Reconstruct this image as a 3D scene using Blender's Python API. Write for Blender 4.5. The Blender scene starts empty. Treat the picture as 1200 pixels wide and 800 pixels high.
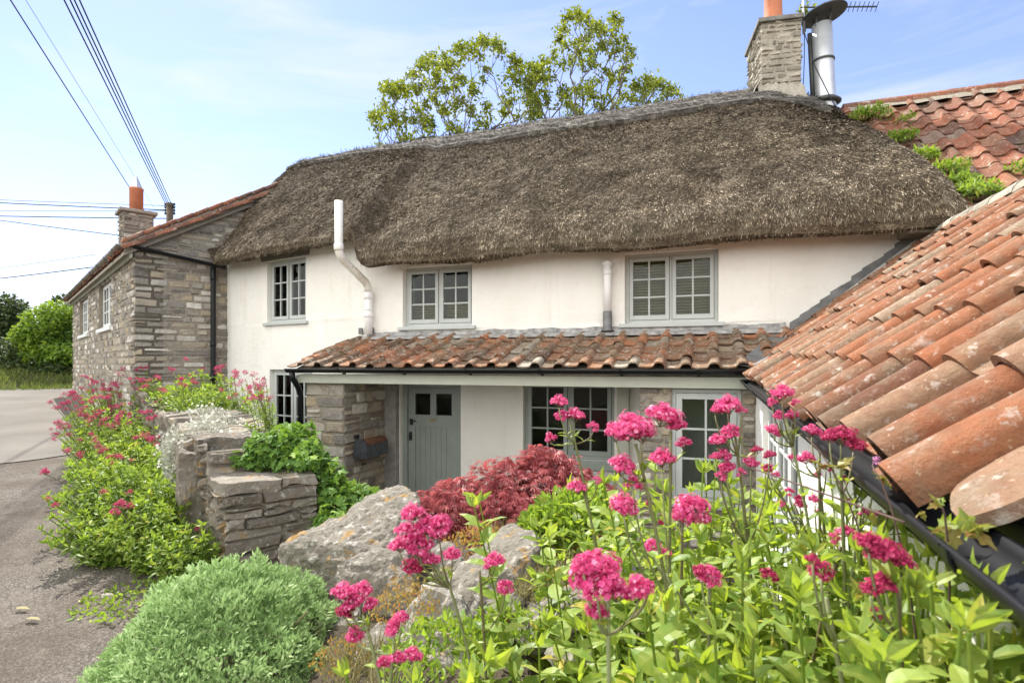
import bpy, bmesh, math, random
import numpy as np
from mathutils import Vector, Matrix, noise as mn

random.seed(11)
RNG = np.random.default_rng(11)
SC = bpy.context.scene
COL = SC.collection
PI = math.pi

# ------------------------------------------------------------------ camera model (used to survey positions off the photograph)
FPX, YAW, HOR = 640.0, math.radians(19.4), 426.0
RV = np.array([math.cos(YAW), math.sin(YAW), 0.0])
FV = np.array([-math.sin(YAW), math.cos(YAW), 0.0])
ZV = np.array([0, 0, 1.0])

def ray(px, py):
    return (px - 600) / FPX * RV + FV + (HOR - py) / FPX * ZV

def at(px, py, d):
    """world point seen at photo pixel (px, py), d metres along the view axis"""
    return ray(px, py) * d

def on_y(px, py, Y):
    r = ray(px, py)
    return r * (Y / r[1])

def on_x(px, py, X):
    r = ray(px, py)
    return r * (X / r[0])

class Fr:
    """a wall's own frame: u along, v up, n out of the wall"""
    def __init__(s, O, U, N):
        s.O = np.array(O, float); s.U = np.array(U, float); s.N = np.array(N, float)
    def p(s, u, v, n=0.0):
        return s.O + s.U * u + ZV * v + s.N * n
    def uv(s, px, py, n=0.0):
        r = ray(px, py)
        t = (np.dot(s.O, s.N) + n) / np.dot(r, s.N)
        q = r * t - s.O
        return float(np.dot(q, s.U)), float(r[2] * t - s.O[2])

# ------------------------------------------------------------------ mesh builder
class MB:
    def __init__(s):
        s.v = []; s.f = []; s.n = 0
    def add(s, V, F, r=None, mi=0):
        V = np.asarray(V, float).reshape(-1, 3)
        if isinstance(F, np.ndarray):
            groups = [F]
        else:
            d = {}
            for f in F: d.setdefault(len(f), []).append(f)
            groups = [np.array(x) for x in d.values()]
        if r is None: r = random.random()
        for g in groups:
            rr = np.full(len(g), r) if np.isscalar(r) else np.asarray(r, float)
            s.f.append((g + s.n, rr, mi))
        s.v.append(V); s.n += len(V)
    def addg(s, V, groups, mi=0):
        V = np.asarray(V, float).reshape(-1, 3)
        for g, rr in groups: s.f.append((g + s.n, rr, mi))
        s.v.append(V); s.n += len(V)
    def inst(s, TV, TFs, M, T, r, mi=0):
        """copies of a template: TV (p,3), TFs list of face arrays, M (n,3,3), T (n,3), r (n,)"""
        n = len(T)
        if n == 0: return
        V = np.einsum('nij,pj->npi', M, TV) + T[:, None, :]
        off = (np.arange(n) * len(TV))[:, None, None]
        groups = []
        for TF in TFs:
            g = (TF[None] + off).reshape(-1, TF.shape[1])
            groups.append((g, np.repeat(r, len(TF))))
        s.addg(V.reshape(-1, 3), groups, mi)
    def box(s, fr, u0, u1, v0, v1, n0, n1, r=None, mi=0):
        V = [fr.p(u, v, n) for n in (n0, n1) for v in (v0, v1) for u in (u0, u1)]
        s.add(V, BOXF, r, mi)
    def tube(s, pts, rad, seg=8, r=None, cap=True, mi=0):
        pts = np.asarray(pts, float); n = len(pts)
        rad = np.full(n, rad) if np.isscalar(rad) else np.asarray(rad, float)
        tan = np.gradient(pts, axis=0); tan /= np.linalg.norm(tan, axis=1)[:, None] + 1e-12
        a = np.array([0, 0, 1.0]) if abs(tan[0][2]) < .9 else np.array([1.0, 0, 0])
        x = np.cross(tan[0], a); x /= np.linalg.norm(x)
        V = []
        for i in range(n):
            x = x - tan[i] * np.dot(x, tan[i]); x /= np.linalg.norm(x) + 1e-12
            y = np.cross(tan[i], x)
            for k in range(seg):
                t = 2 * PI * k / seg
                V.append(pts[i] + (x * math.cos(t) + y * math.sin(t)) * rad[i])
        F = []
        for i in range(n - 1):
            for k in range(seg):
                k2 = (k + 1) % seg
                F.append((i * seg + k, i * seg + k2, (i + 1) * seg + k2, (i + 1) * seg + k))
        if cap:
            F.append(tuple(range(seg))[::-1]); F.append(tuple((n - 1) * seg + k for k in range(seg)))
        s.add(V, F, r, mi)
    def lathe(s, c, prof, seg=16, r=None, tilt=None, mi=0):
        """prof: (radius, z) pairs, round c"""
        V = []
        for (ra, z) in prof:
            for k in range(seg):
                t = 2 * PI * k / seg
                q = np.array([ra * math.cos(t), ra * math.sin(t), z])
                if tilt is not None: q = tilt @ q
                V.append(np.asarray(c) + q)
        F = []
        for i in range(len(prof) - 1):
            for k in range(seg):
                k2 = (k + 1) % seg
                F.append((i * seg + k, i * seg + k2, (i + 1) * seg + k2, (i + 1) * seg + k))
        F.append(tuple(range(seg))[::-1]); F.append(tuple((len(prof) - 1) * seg + k for k in range(seg)))
        s.add(V, F, r, mi)
    def build(s, name, mats, parent=None, smooth=False, bevel=0, attr=True):
        return mk(name, s, mats, parent, smooth, bevel)

BOXF = np.array([(0, 2, 3, 1), (4, 5, 7, 6), (0, 1, 5, 4), (2, 6, 7, 3), (0, 4, 6, 2), (1, 3, 7, 5)])
WL = {}          # world location of every object's origin

def mk(name, mb, mats, parent=None, smooth=False, bevel=0, loc=None):
    V = np.concatenate(mb.v) if mb.v else np.zeros((0, 3))
    org = WL[parent.name] if parent is not None else (np.array(loc, float) if loc is not None else np.zeros(3))
    V = V - org
    lt = np.concatenate([np.full(len(g), g.shape[1]) for g, _, _ in mb.f])
    li = np.concatenate([g.ravel() for g, _, _ in mb.f])
    rr = np.concatenate([r for _, r, _ in mb.f])
    mi = np.concatenate([np.full(len(g), m) for g, _, m in mb.f])
    me = bpy.data.meshes.new(name)
    me.vertices.add(len(V)); me.vertices.foreach_set('co', V.astype(np.float32).ravel())
    me.loops.add(len(li)); me.loops.foreach_set('vertex_index', li.astype(np.int32))
    me.polygons.add(len(lt))
    ls = np.concatenate([[0], np.cumsum(lt)[:-1]])
    me.polygons.foreach_set('loop_start', ls.astype(np.int32))
    me.polygons.foreach_set('loop_total', lt.astype(np.int32))
    me.polygons.foreach_set('material_index', mi.astype(np.int32))
    me.polygons.foreach_set('use_smooth', np.full(len(lt), smooth))
    me.update(calc_edges=True); me.validate()
    a = me.attributes.new('rnd', 'FLOAT', 'FACE')
    if len(a.data) == len(rr): a.data.foreach_set('value', rr.astype(np.float32))
    for m in (mats if isinstance(mats, (list, tuple)) else [mats]): me.materials.append(m)
    o = bpy.data.objects.new(name, me); COL.objects.link(o)
    if parent is not None: o.parent = parent
    elif loc is not None: o.location = org
    WL[o.name] = org.copy()
    if bevel:
        b = o.modifiers.new('bevel', 'BEVEL'); b.width = bevel; b.segments = 2; b.limit_method = 'ANGLE'
    return o

def tag(o, label=None, cat=None, group=None, kind=None):
    if label: o['label'] = label
    if cat: o['category'] = cat
    if group: o['group'] = group
    if kind: o['kind'] = kind
    return o

def thing(name, label, cat, loc, group=None):
    o = bpy.data.objects.new(name, None); COL.objects.link(o)
    o.empty_display_size = .1
    o.location = [float(x) for x in loc]
    WL[o.name] = np.array(loc, float)
    return tag(o, label, cat, group)

def copy_part(src, parent, loc=None, rot=None, scale=None):
    o = src.copy(); COL.objects.link(o); o.parent = parent
    if loc is not None: o.location = loc
    if rot is not None: o.rotation_euler = rot
    if scale is not None: o.scale = scale
    return o

def basis(d, nrm):
    """(n,3) leaf directions and rough normals -> (n,3,3) with columns dir, side, normal"""
    d = d / (np.linalg.norm(d, axis=1)[:, None] + 1e-12)
    s = np.cross(nrm, d); s /= np.linalg.norm(s, axis=1)[:, None] + 1e-12
    n = np.cross(d, s)
    return np.stack([d, s, n], axis=2)

def rdir(n):
    v = RNG.normal(size=(n, 3)); return v / np.linalg.norm(v, axis=1)[:, None]

def fbm(p, sc, o=3):
    return mn.fractal(Vector((float(p[0] * sc), float(p[1] * sc), float(p[2] * sc))), 1.0, 2.0, o)

# ------------------------------------------------------------------ materials
def nd(nt, t, **k):
    n = nt.nodes.new(t)
    for a, b in k.items(): setattr(n, a, b)
    return n

def ramp(nt, fac, stops, interp='LINEAR'):
    r = nd(nt, 'ShaderNodeValToRGB'); cr = r.color_ramp; cr.interpolation = interp
    while len(cr.elements) > 1: cr.elements.remove(cr.elements[-1])
    cr.elements[0].position = stops[0][0]; cr.elements[0].color = (*stops[0][1], 1)
    for p, c in stops[1:]:
        e = cr.elements.new(p); e.color = (*c, 1)
    nt.links.new(fac, r.inputs[0]); return r.outputs[0]

def grey(v): return (v, v, v)

class Mat:
    def __init__(s, name):
        s.m = bpy.data.materials.new(name); s.m.use_nodes = True
        s.nt = s.m.node_tree; s.nt.nodes.clear()
        s.out = nd(s.nt, 'ShaderNodeOutputMaterial')
        s.b = nd(s.nt, 'ShaderNodeBsdfPrincipled')
        s.nt.links.new(s.b.outputs[0], s.out.inputs[0])
        s.tc = nd(s.nt, 'ShaderNodeTexCoord').outputs['Object']
    def noise(s, scale, detail=4, rough=.55, dist=0, vec=None, stretch=None):
        n = nd(s.nt, 'ShaderNodeTexNoise'); n.inputs['Scale'].default_value = scale
        n.inputs['Detail'].default_value = detail; n.inputs['Roughness'].default_value = rough
        n.inputs['Distortion'].default_value = dist
        v = vec or s.tc
        if stretch:
            mp = nd(s.nt, 'ShaderNodeMapping'); mp.inputs['Scale'].default_value = stretch
            s.nt.links.new(v, mp.inputs[0]); v = mp.outputs[0]
        s.nt.links.new(v, n.inputs['Vector']); return n.outputs[0]
    def voro(s, scale, feature='F1', out='Distance', rnd=1):
        n = nd(s.nt, 'ShaderNodeTexVoronoi'); n.feature = feature; n.inputs['Scale'].default_value = scale
        n.inputs['Randomness'].default_value = rnd
        s.nt.links.new(s.tc, n.inputs['Vector']); return n.outputs[out]
    def attr(s, name='rnd'):
        return nd(s.nt, 'ShaderNodeAttribute', attribute_name=name).outputs['Fac']
    def ramp(s, fac, stops, interp='LINEAR'): return ramp(s.nt, fac, stops, interp)
    def math(s, op, a, b=None):
        n = nd(s.nt, 'ShaderNodeMath', operation=op)
        for i, x in enumerate((a, b)):
            if x is None: continue
            if isinstance(x, (int, float)): n.inputs[i].default_value = x
            else: s.nt.links.new(x, n.inputs[i])
        return n.outputs[0]
    def mix(s, fac, a, b, mode='MIX'):
        n = nd(s.nt, 'ShaderNodeMix', data_type='RGBA', blend_type=mode)
        for i, x in ((0, fac), (6, a), (7, b)):
            if isinstance(x, (int, float)): n.inputs[i].default_value = x
            elif isinstance(x, tuple): n.inputs[i].default_value = (*x, 1)
            else: s.nt.links.new(x, n.inputs[i])
        return n.outputs[2]
    def col(s, c):
        if isinstance(c, tuple): s.b.inputs['Base Color'].default_value = (*c, 1)
        else: s.nt.links.new(c, s.b.inputs['Base Color'])
        s.c = c; return s
    def rough(s, v, spec=None, metal=None):
        if isinstance(v, (int, float)): s.b.inputs['Roughness'].default_value = v
        else: s.nt.links.new(v, s.b.inputs['Roughness'])
        if spec is not None: s.b.inputs['Specular IOR Level'].default_value = spec
        if metal is not None: s.b.inputs['Metallic'].default_value = metal
        return s
    def bump(s, h, strength=.5, dist=.01):
        n = nd(s.nt, 'ShaderNodeBump'); n.inputs['Strength'].default_value = strength; n.inputs['Distance'].default_value = dist
        s.nt.links.new(h, n.inputs['Height'])
        if getattr(s, 'lastb', None): s.nt.links.new(s.lastb, n.inputs['Normal'])
        s.nt.links.new(n.outputs[0], s.b.inputs['Normal']); s.lastb = n.outputs[0]; return s
    def translucent(s, c, fac=.4):
        t = nd(s.nt, 'ShaderNodeBsdfTranslucent')
        if isinstance(c, tuple): t.inputs[0].default_value = (*c, 1)
        else: s.nt.links.new(c, t.inputs[0])
        m = nd(s.nt, 'ShaderNodeMixShader'); m.inputs[0].default_value = fac
        s.nt.links.new(s.b.outputs[0], m.inputs[1]); s.nt.links.new(t.outputs[0], m.inputs[2])
        s.nt.links.new(m.outputs[0], s.out.inputs[0]); return s

MT = {}
def simple(name, c, r=.5, spec=.5, metal=0, var=.12, nscale=6, bump=0, bscale=60):
    m = Mat(name)
    n = m.noise(nscale, 5)
    lo = tuple(x * (1 - var) for x in c); hi = tuple(min(1, x * (1 + var)) for x in c)
    m.col(m.ramp(n, [(.3, lo), (.7, hi)])).rough(r, spec, metal)
    if bump: m.bump(m.noise(bscale, 4), bump, .004)
    MT[name] = m.m; return m.m

def leafmat(name, stops, tr, fac=.35, rough=.45, spec=.35, blotch=True):
    m = Mat(name)
    c = m.ramp(m.attr(), stops)
    if blotch:
        c = m.mix(m.ramp(m.noise(45, 3), [(.35, grey(0)), (.75, grey(.35))]), c, tuple(x * 1.25 for x in stops[-1][1]))
    m.col(c).rough(rough, spec)
    t = m.ramp(m.attr(), [(0, tuple(x * .8 for x in tr)), (1, tuple(min(1, x * 1.15) for x in tr))])
    m.translucent(t, fac)
    MT[name] = m.m; return m.m

def make_materials():
    # roughcast white wall
    m = Mat('white_render')
    st = m.noise(1.1, 6, .6, stretch=(1, 1, .35))
    c = m.ramp(st, [(.3, (.755, .735, .67)), (.55, (.82, .805, .75)), (.75, (.84, .83, .785))])
    c = m.mix(m.ramp(m.noise(7, 5), [(.55, grey(0)), (.8, grey(.28))]), c, (.66, .62, .54))
    c = m.mix(m.ramp(m.noise(5.5, 5, .65, stretch=(1, 1, .10)), [(.56, grey(0)), (.74, grey(.26))]), c, (.52, .47, .38))
    m.col(c).rough(.9, .2)
    m.bump(m.noise(9, 3), .4, .02).bump(m.noise(48, 5, .7), .9, .010)
    MT['render'] = m.m
    # thatch straw
    m = Mat('thatch_straw')
    a = m.attr(); n1 = m.noise(1.3, 5, .6); n2 = m.noise(11, 4, .6); n3 = m.noise(70, 3, .7)
    c = m.ramp(a, [(0, (.040, .030, .019)), (.3, (.135, .101, .064)), (.6, (.30, .236, .156)), (.85, (.52, .43, .305)), (1, (.76, .66, .51))])
    c = m.mix(m.ramp(n1, [(.3, grey(0)), (.75, grey(.75))]), c, m.ramp(a, [(0, (.035, .029, .022)), (.5, (.19, .155, .112)), (1, (.52, .45, .35))]))
    c = m.mix(m.ramp(n2, [(.36, grey(.62)), (.60, grey(0))]), c, (.055, .043, .029))
    c = m.mix(m.ramp(m.noise(2.6, 3), [(.6, grey(0)), (.78, grey(.22))]), c, (.09, .095, .04))
    c = m.mix(m.ramp(m.noise(1.7, 5, .7), [(.40, grey(.5)), (.58, grey(0))]), c, (.06, .047, .033))
    c = m.mix(m.ramp(m.noise(4.2, 5, .65), [(.52, grey(0)), (.72, grey(.55))]), c, m.ramp(a, [(0, (.12, .098, .07)), (.5, (.36, .305, .225)), (1, (.66, .58, .46))]))
    m.col(c).rough(.92, .12)
    m.bump(n2, .8, .05).bump(n3, .8, .012)
    MT['thatch'] = m.m
    # ridge thatch (netted, greyer)
    m = Mat('thatch_ridge')
    n1 = m.noise(3, 5, .6); n2 = m.noise(24, 4, .7, stretch=(.35, 1, 1.6))
    c = m.ramp(m.attr(), [(0, (.08, .073, .063)), (.6, (.185, .172, .153)), (1, (.36, .34, .305))])
    c = m.mix(m.ramp(n2, [(.35, grey(.7)), (.6, grey(0))]), c, (.06, .054, .046))
    m.col(c).rough(.9, .12).bump(n2, .9, .03)
    MT['ridge'] = m.m
    # coursed rubble stone
    def stone(name, stops, lich=.3, orange=.0, bstr=.8):
        m = Mat(name)
        a = m.attr()
        c = m.ramp(a, stops)
        n = m.noise(9, 6, .65); nn = m.noise(40, 6, .7)
        c = m.mix(m.ramp(n, [(.3, grey(.42)), (.58, grey(0))]), c, (.11, .096, .076))
        c = m.mix(m.ramp(nn, [(.45, grey(0)), (.75, grey(.28))]), c, (.48, .44, .36))
        if lich:
            l = m.math('MULTIPLY', m.ramp(m.noise(24, 6, .6, .1), [(.57, grey(0)), (.64, grey(1))]), lich)
            c = m.mix(l, c, (.56, .54, .49))
        if orange:
            l = m.math('MULTIPLY', m.ramp(m.noise(6.3, 6, .7, .5), [(.57, grey(0)), (.63, grey(1))]), orange)
            c = m.mix(l, c, m.ramp(nn, [(.3, (.30, .15, .025)), (.7, (.52, .32, .09))]))
        m.col(c).rough(.9, .2)
        m.bump(m.noise(14, 6, .65), bstr, .035).bump(m.noise(60, 6, .75), .9, .012)
        MT[name] = m.m
    ST = [(0, (.145, .13, .11)), (.25, (.25, .232, .205)), (.5, (.345, .318, .27)), (.64, (.41, .335, .225)), (.8, (.45, .425, .37)), (.92, (.62, .59, .53)), (1, (.70, .67, .60))]
    stone('stone', ST, .2)
    stone('stone_house', [(p, tuple(x * 1.0 for x in c)) for p, c in ST], .12)
    stone('pale_stone', [(0, (.26, .24, .20)), (.5, (.40, .37, .29)), (1, (.52, .48, .40))], .25)
    stone('rock', [(0, (.215, .195, .16)), (.5, (.30, .278, .235)), (1, (.38, .35, .30))], .6, .75, 1.0)
    stone('dry_stone', [(0, (.15, .13, .105)), (.5, (.24, .212, .172)), (1, (.36, .325, .27))], .5, .55, 1.0)
    m = Mat('mortar'); n = m.noise(30, 5)
    m.col(m.ramp(n, [(.3, (.19, .165, .13)), (.7, (.32, .285, .23))])).rough(.95, .1).bump(n, .6, .01); MT['mortar'] = m.m
    m = Mat('pale_mortar'); n = m.noise(30, 5)
    m.col(m.ramp(n, [(.3, (.27, .245, .20)), (.7, (.42, .385, .32))])).rough(.95, .1).bump(n, .6, .01); MT['pale_mortar'] = m.m
    # clay pantiles
    def tile(name, stops, lich, moss):
        m = Mat(name)
        a = m.attr(); c = m.ramp(a, stops)
        n = m.noise(5.5, 6, .65); nn = m.noise(24, 6, .7)
        c = m.mix(m.ramp(nn, [(.35, grey(.45)), (.6, grey(0))]), c, tuple(x * .55 for x in stops[2][1]))
        c = m.mix(m.math('MULTIPLY', m.ramp(n, [(.46, grey(0)), (.62, grey(1))]), moss), c, m.ramp(nn, [(.3, (.105, .088, .058)), (.7, (.235, .20, .135))]))
        c = m.mix(m.ramp(m.noise(9, 6, .7), [(.44, grey(0)), (.70, grey(.42))]), c, m.ramp(nn, [(.3, (.12, .078, .048)), (.7, (.27, .20, .135))]))
        c = m.mix(m.math('MULTIPLY', m.ramp(m.noise(13, 6, .7, .1), [(.57, grey(0)), (.66, grey(.85))]), lich), c, (.50, .47, .415))
        c = m.mix(m.math('MULTIPLY', m.ramp(m.noise(26, 6, .62, .1), [(.60, grey(0)), (.66, grey(1))]), lich), c, (.56, .53, .47))
        c = m.mix(m.math('MULTIPLY', m.ramp(m.noise(55, 4, .55, .1), [(.64, grey(0)), (.70, grey(1))]), lich), c, (.58, .48, .33))
        m.col(c).rough(.85, .25)
        m.bump(nn, .8, .014).bump(m.noise(90, 5, .75), .8, .006)
        MT[name] = m.m
    tile('tile', [(0, (.08, .042, .029)), (.22, (.17, .070, .037)), (.55, (.29, .105, .046)), (.8, (.265, .125, .066)), (1, (.27, .20, .135))], .40, .55)
    tile('porch_tile', [(0, (.10, .062, .042)), (.25, (.18, .105, .062)), (.5, (.26, .118, .060)), (.75, (.40, .150, .066)), (.9, (.24, .18, .115)), (1, (.36, .33, .27))], .7, .68)
    tile('old_tile', [(0, (.07, .045, .036)), (.3, (.165, .064, .040)), (.6, (.26, .088, .048)), (.85, (.34, .125, .066)), (1, (.20, .145, .115))], .4, .35)
    # road, gravel, soil
    m = Mat('road_surface'); n = m.noise(.8, 5); s2 = m.noise(160, 3, .7)
    c = m.ramp(n, [(.3, (.115, .104, .09)), (.7, (.185, .17, .148))]); c = m.mix(m.ramp(m.noise(3.5, 6, .7), [(.5, grey(0)), (.7, grey(.5))]), c, (.15, .135, .115)); c = m.mix(m.ramp(s2, [(.4, grey(.35)), (.6, grey(0))]), c, (.12, .11, .10))
    m.col(c).rough(.9, .2).bump(s2, .6, .006); MT['road'] = m.m
    m = Mat('gravel_surface'); n = m.noise(1.0, 6, .6); v = m.voro(110, out='Color'); vd = m.voro(110); 
    sep = nd(m.nt, 'ShaderNodeSeparateColor'); m.nt.links.new(v, sep.inputs[0])
    c = m.ramp(sep.outputs[0], [(0, (.06, .051, .043)), (.5, (.12, .105, .088)), (.85, (.18, .158, .135)), (1, (.27, .245, .215))])
    c = m.mix(m.ramp(n, [(.38, grey(.75)), (.66, grey(0))]), c, (.085, .066, .05))
    c = m.mix(m.ramp(m.noise(4, 5), [(.5, grey(0)), (.72, grey(.5))]), c, (.17, .148, .12))
    m.col(c).rough(.92, .2).bump(vd, .7, .012).bump(m.noise(12, 5), .5, .03); MT['gravel'] = m.m
    m = Mat('soil'); n = m.noise(2, 6); s2 = m.noise(60, 4)
    c = m.ramp(n, [(.3, (.05, .04, .028)), (.7, (.12, .10, .07))]); m.col(c).rough(.95, .1).bump(s2, .8, .03); MT['soil'] = m.m
    m = Mat('grassy_ground'); n = m.noise(2, 6); s2 = m.noise(40, 4)
    c = m.ramp(n, [(.3, (.03, .045, .015)), (.7, (.08, .10, .035))]); m.col(c).rough(.95, .1).bump(s2, .8, .05); MT['grassy'] = m.m
    # paint and metals
    simple('grey_paint', (.44, .465, .445), .45, .4, var=.05, bump=.1)
    simple('pale_paint', (.62, .64, .62), .45, .4, var=.05)
    simple('door_paint', (.27, .305, .278), .42, .45, var=.07, bump=.12)
    simple('beam_paint', (.44, .46, .385), .55, .3, var=.06)
    simple('black_plastic', (.007, .008, .009), .42, .3, var=.2)
    simple('brown_gutter', (.12, .105, .09), .4, .5, var=.25, nscale=14)
    simple('lead', (.15, .15, .148), .55, .5, .35, var=.35, nscale=9, bump=.3, bscale=14)
    m = Mat('old_white_pipe'); n = m.noise(5, 6, .65)
    c = m.ramp(n, [(.3, (.60, .56, .46)), (.5, (.78, .76, .69))]); c = m.mix(m.ramp(m.noise(11, 5, .6, .6), [(.6, grey(0)), (.68, grey(.75))]), c, (.22, .17, .08))
    m.col(c).rough(.5, .4); MT['pipe'] = m.m
    simple('white_pipe', (.76, .76, .74), .4, .4, var=.05)
    simple('old_flashing', (.30, .295, .285), .75, .3, .05, var=.45, nscale=13, bump=.4, bscale=20)
    simple('iron', (.02, .02, .022), .45, .5)
    simple('wire_black', (.02, .02, .025), .6, .3)
    simple('wire_pale', (.22, .23, .26), .6, .3)
    simple('terracotta', (.46, .165, .085), .7, .3, var=.14, nscale=9)
    simple('galvanised', (.56, .58, .60), .42, .5, .55, var=.14, nscale=5)
    simple('dark_metal', (.06, .065, .06), .5, .4, .3)
    simple('mailbox_metal', (.085, .092, .105), .45, .5, .5, var=.3, nscale=18)
    simple('rust', (.125, .06, .035), .75, .3, var=.4, nscale=20)
    simple('brass', (.45, .38, .24), .35, .5, .8)
    simple('old_oak', (.19, .185, .165), .8, .2, var=.25, nscale=14, bump=.5, bscale=30)
    simple('grey_post', (.27, .265, .245), .85, .2, var=.22, nscale=10, bump=.4, bscale=40)
    simple('pole_wood', (.11, .085, .06), .9, .1, var=.3)
    simple('blind_slat', (.58, .50, .27), .5, .3, var=.15)
    simple('curtain', (.34, .33, .32), .9, .1, var=.1)
    simple('bark', (.13, .105, .08), .9, .15, var=.35, nscale=14, bump=.5)
    simple('maple_bark', (.10, .065, .055), .9, .15, var=.3)
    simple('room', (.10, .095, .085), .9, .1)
    simple('soffit', (.30, .27, .22), .9, .1)
    m = Mat('window_glass'); nt = m.nt
    tr = nd(nt, 'ShaderNodeBsdfTransparent'); tr.inputs[0].default_value = (.80, .84, .82, 1)
    gl = nd(nt, 'ShaderNodeBsdfGlossy'); gl.inputs['Roughness'].default_value = .015
    fr = nd(nt, 'ShaderNodeFresnel'); fr.inputs[0].default_value = 1.33
    bp = nd(nt, 'ShaderNodeBump'); bp.inputs['Strength'].default_value = .06; bp.inputs['Distance'].default_value = .02
    nt.links.new(m.noise(3, 2), bp.inputs['Height']); nt.links.new(bp.outputs[0], gl.inputs['Normal'])
    mx = nd(nt, 'ShaderNodeMixShader'); nt.links.new(fr.outputs[0], mx.inputs[0]); nt.links.new(tr.outputs[0], mx.inputs[1]); nt.links.new(gl.outputs[0], mx.inputs[2])
    nt.links.new(mx.outputs[0], m.out.inputs[0]); MT['glass'] = m.m
    # foliage
    leafmat('valerian_leaf', [(0, (.065, .145, .026)), (.5, (.155, .27, .045)), (.93, (.33, .445, .115)), (1, (.46, .38, .075))], (.44, .56, .04), .45)
    leafmat('bed_leaf', [(0, (.045, .12, .022)), (.5, (.115, .225, .036)), (.92, (.24, .36, .065)), (1, (.40, .38, .05))], (.34, .48, .04), .42)
    leafmat('pale_stem', [(0, (.16, .13, .07)), (.5, (.20, .22, .10)), (1, (.27, .31, .15))], (.2, .2, .08), .12, blotch=False)
    leafmat('petal', [(0, (.42, .016, .10)), (.42, (.58, .038, .185)), (.78, (.76, .14, .36)), (1, (.90, .46, .64))], (.88, .22, .42), .38, .6, .2, False)
    leafmat('dark_petal', [(0, (.24, .010, .05)), (.6, (.46, .03, .12)), (1, (.70, .14, .28))], (.62, .07, .18), .3, .6, .2, False)
    leafmat('pale_petal', [(0, (.55, .16, .40)), (1, (.78, .45, .68))], (.7, .4, .6), .35, .6, .2, False)
    leafmat('white_petal', [(0, (.50, .50, .42)), (1, (.85, .85, .80))], (.7, .7, .6), .3, .6, .2, False)
    leafmat('silver_leaf', [(0, (.30, .31, .25)), (.6, (.44, .45, .38)), (1, (.60, .60, .53))], (.45, .45, .35), .25, .7, .2, False)
    leafmat('maple_leaf', [(0, (.13, .025, .032)), (.5, (.32, .075, .082)), (.85, (.54, .19, .18)), (1, (.68, .40, .38))], (.60, .14, .14), .38, .5, .3, False)
    leafmat('mound_leaf', [(0, (.15, .255, .085)), (.5, (.33, .475, .18)), (1, (.53, .65, .33))], (.28, .42, .16), .28, .65, .2, False)
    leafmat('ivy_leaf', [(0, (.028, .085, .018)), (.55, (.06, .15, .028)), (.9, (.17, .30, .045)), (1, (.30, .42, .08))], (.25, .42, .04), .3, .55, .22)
    leafmat('tree_leaf', [(0, (.07, .105, .018)), (.5, (.145, .19, .025)), (1, (.26, .29, .04))], (.30, .35, .025), .38, .5, .3, False)
    leafmat('hedge_leaf', [(0, (.05, .11, .018)), (.5, (.13, .23, .026)), (1, (.26, .37, .04))], (.30, .42, .03), .38, .5, .3, False)
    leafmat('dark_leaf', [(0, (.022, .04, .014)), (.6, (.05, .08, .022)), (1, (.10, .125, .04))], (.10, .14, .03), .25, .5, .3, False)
    leafmat('rusty_leaf', [(0, (.24, .07, .04)), (.35, (.24, .16, .04)), (1, (.20, .30, .06))], (.34, .32, .05), .4)
    leafmat('grass_blade', [(0, (.06, .09, .022)), (.6, (.13, .18, .04)), (1, (.28, .29, .10))], (.22, .28, .05), .3, .6, .2, False)
    leafmat('stonecrop_leaf', [(0, (.20, .20, .06)), (.5, (.34, .29, .09)), (.85, (.42, .22, .07)), (1, (.40, .10, .05))], (.5, .3, .05), .35, .5, .3, False)
    leafmat('moss_leaf', [(0, (.13, .12, .05)), (.6, (.25, .225, .10)), (1, (.38, .34, .19))], (.3, .27, .1), .2, .8, .1, False)
make_materials()
# ------------------------------------------------------------------ the lie of the land
A0 = np.array([-3.18, 3.37]); SD = np.array([-.855, .519]); LD = np.array([-.519, -.855])   # garden wall line, road-side normal
def sl(x, y):
    r = np.stack([np.asarray(x, float) - A0[0], np.asarray(y, float) - A0[1]], -1)
    return r @ SD, r @ LD
def sstep(a, b, x):
    t = np.clip((x - a) / (b - a), 0, 1); return t * t * (3 - 2 * t)
def seg_dist(x, y, a, b):
    a = np.array(a); b = np.array(b); d = b - a
    t = np.clip(((x - a[0]) * d[0] + (y - a[1]) * d[1]) / (d @ d), 0, 1)
    return np.hypot(x - a[0] - t * d[0], y - a[1] - t * d[1])
FLOOR = -2.25
def road_h(x, y):
    s, l = sl(x, y)
    return -1.66 + .052 * np.clip(s, -5, 18)
def ground_h(x, y):
    x = np.asarray(x, float); y = np.asarray(y, float)
    s, l = sl(x, y)
    h = road_h(x, y)
    h = h + (FLOOR - h) * sstep(-.1, 1.5, -l) * sstep(16.5, 13.5, s)
    b = np.maximum(sstep(1.25, .35, seg_dist(x, y, (-1.55, 2.75), (.1, .5))), sstep(1.15, .5, seg_dist(x, y, (.15, .3), (.05, 2.35))))
    h = h + (np.maximum(h, -1.18) - h) * b
    g = sstep(.9, .2, seg_dist(x, y, (-1.2, 4.3), (-.2, 4.2)))
    h = h + (np.maximum(h, -1.85) - h) * g
    bank = sstep(16.8, 19.2, s) * sstep(-7, -3, l + 0 * s)
    return h + bank * .5
def gz(x, y): return float(ground_h(x, y))

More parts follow.
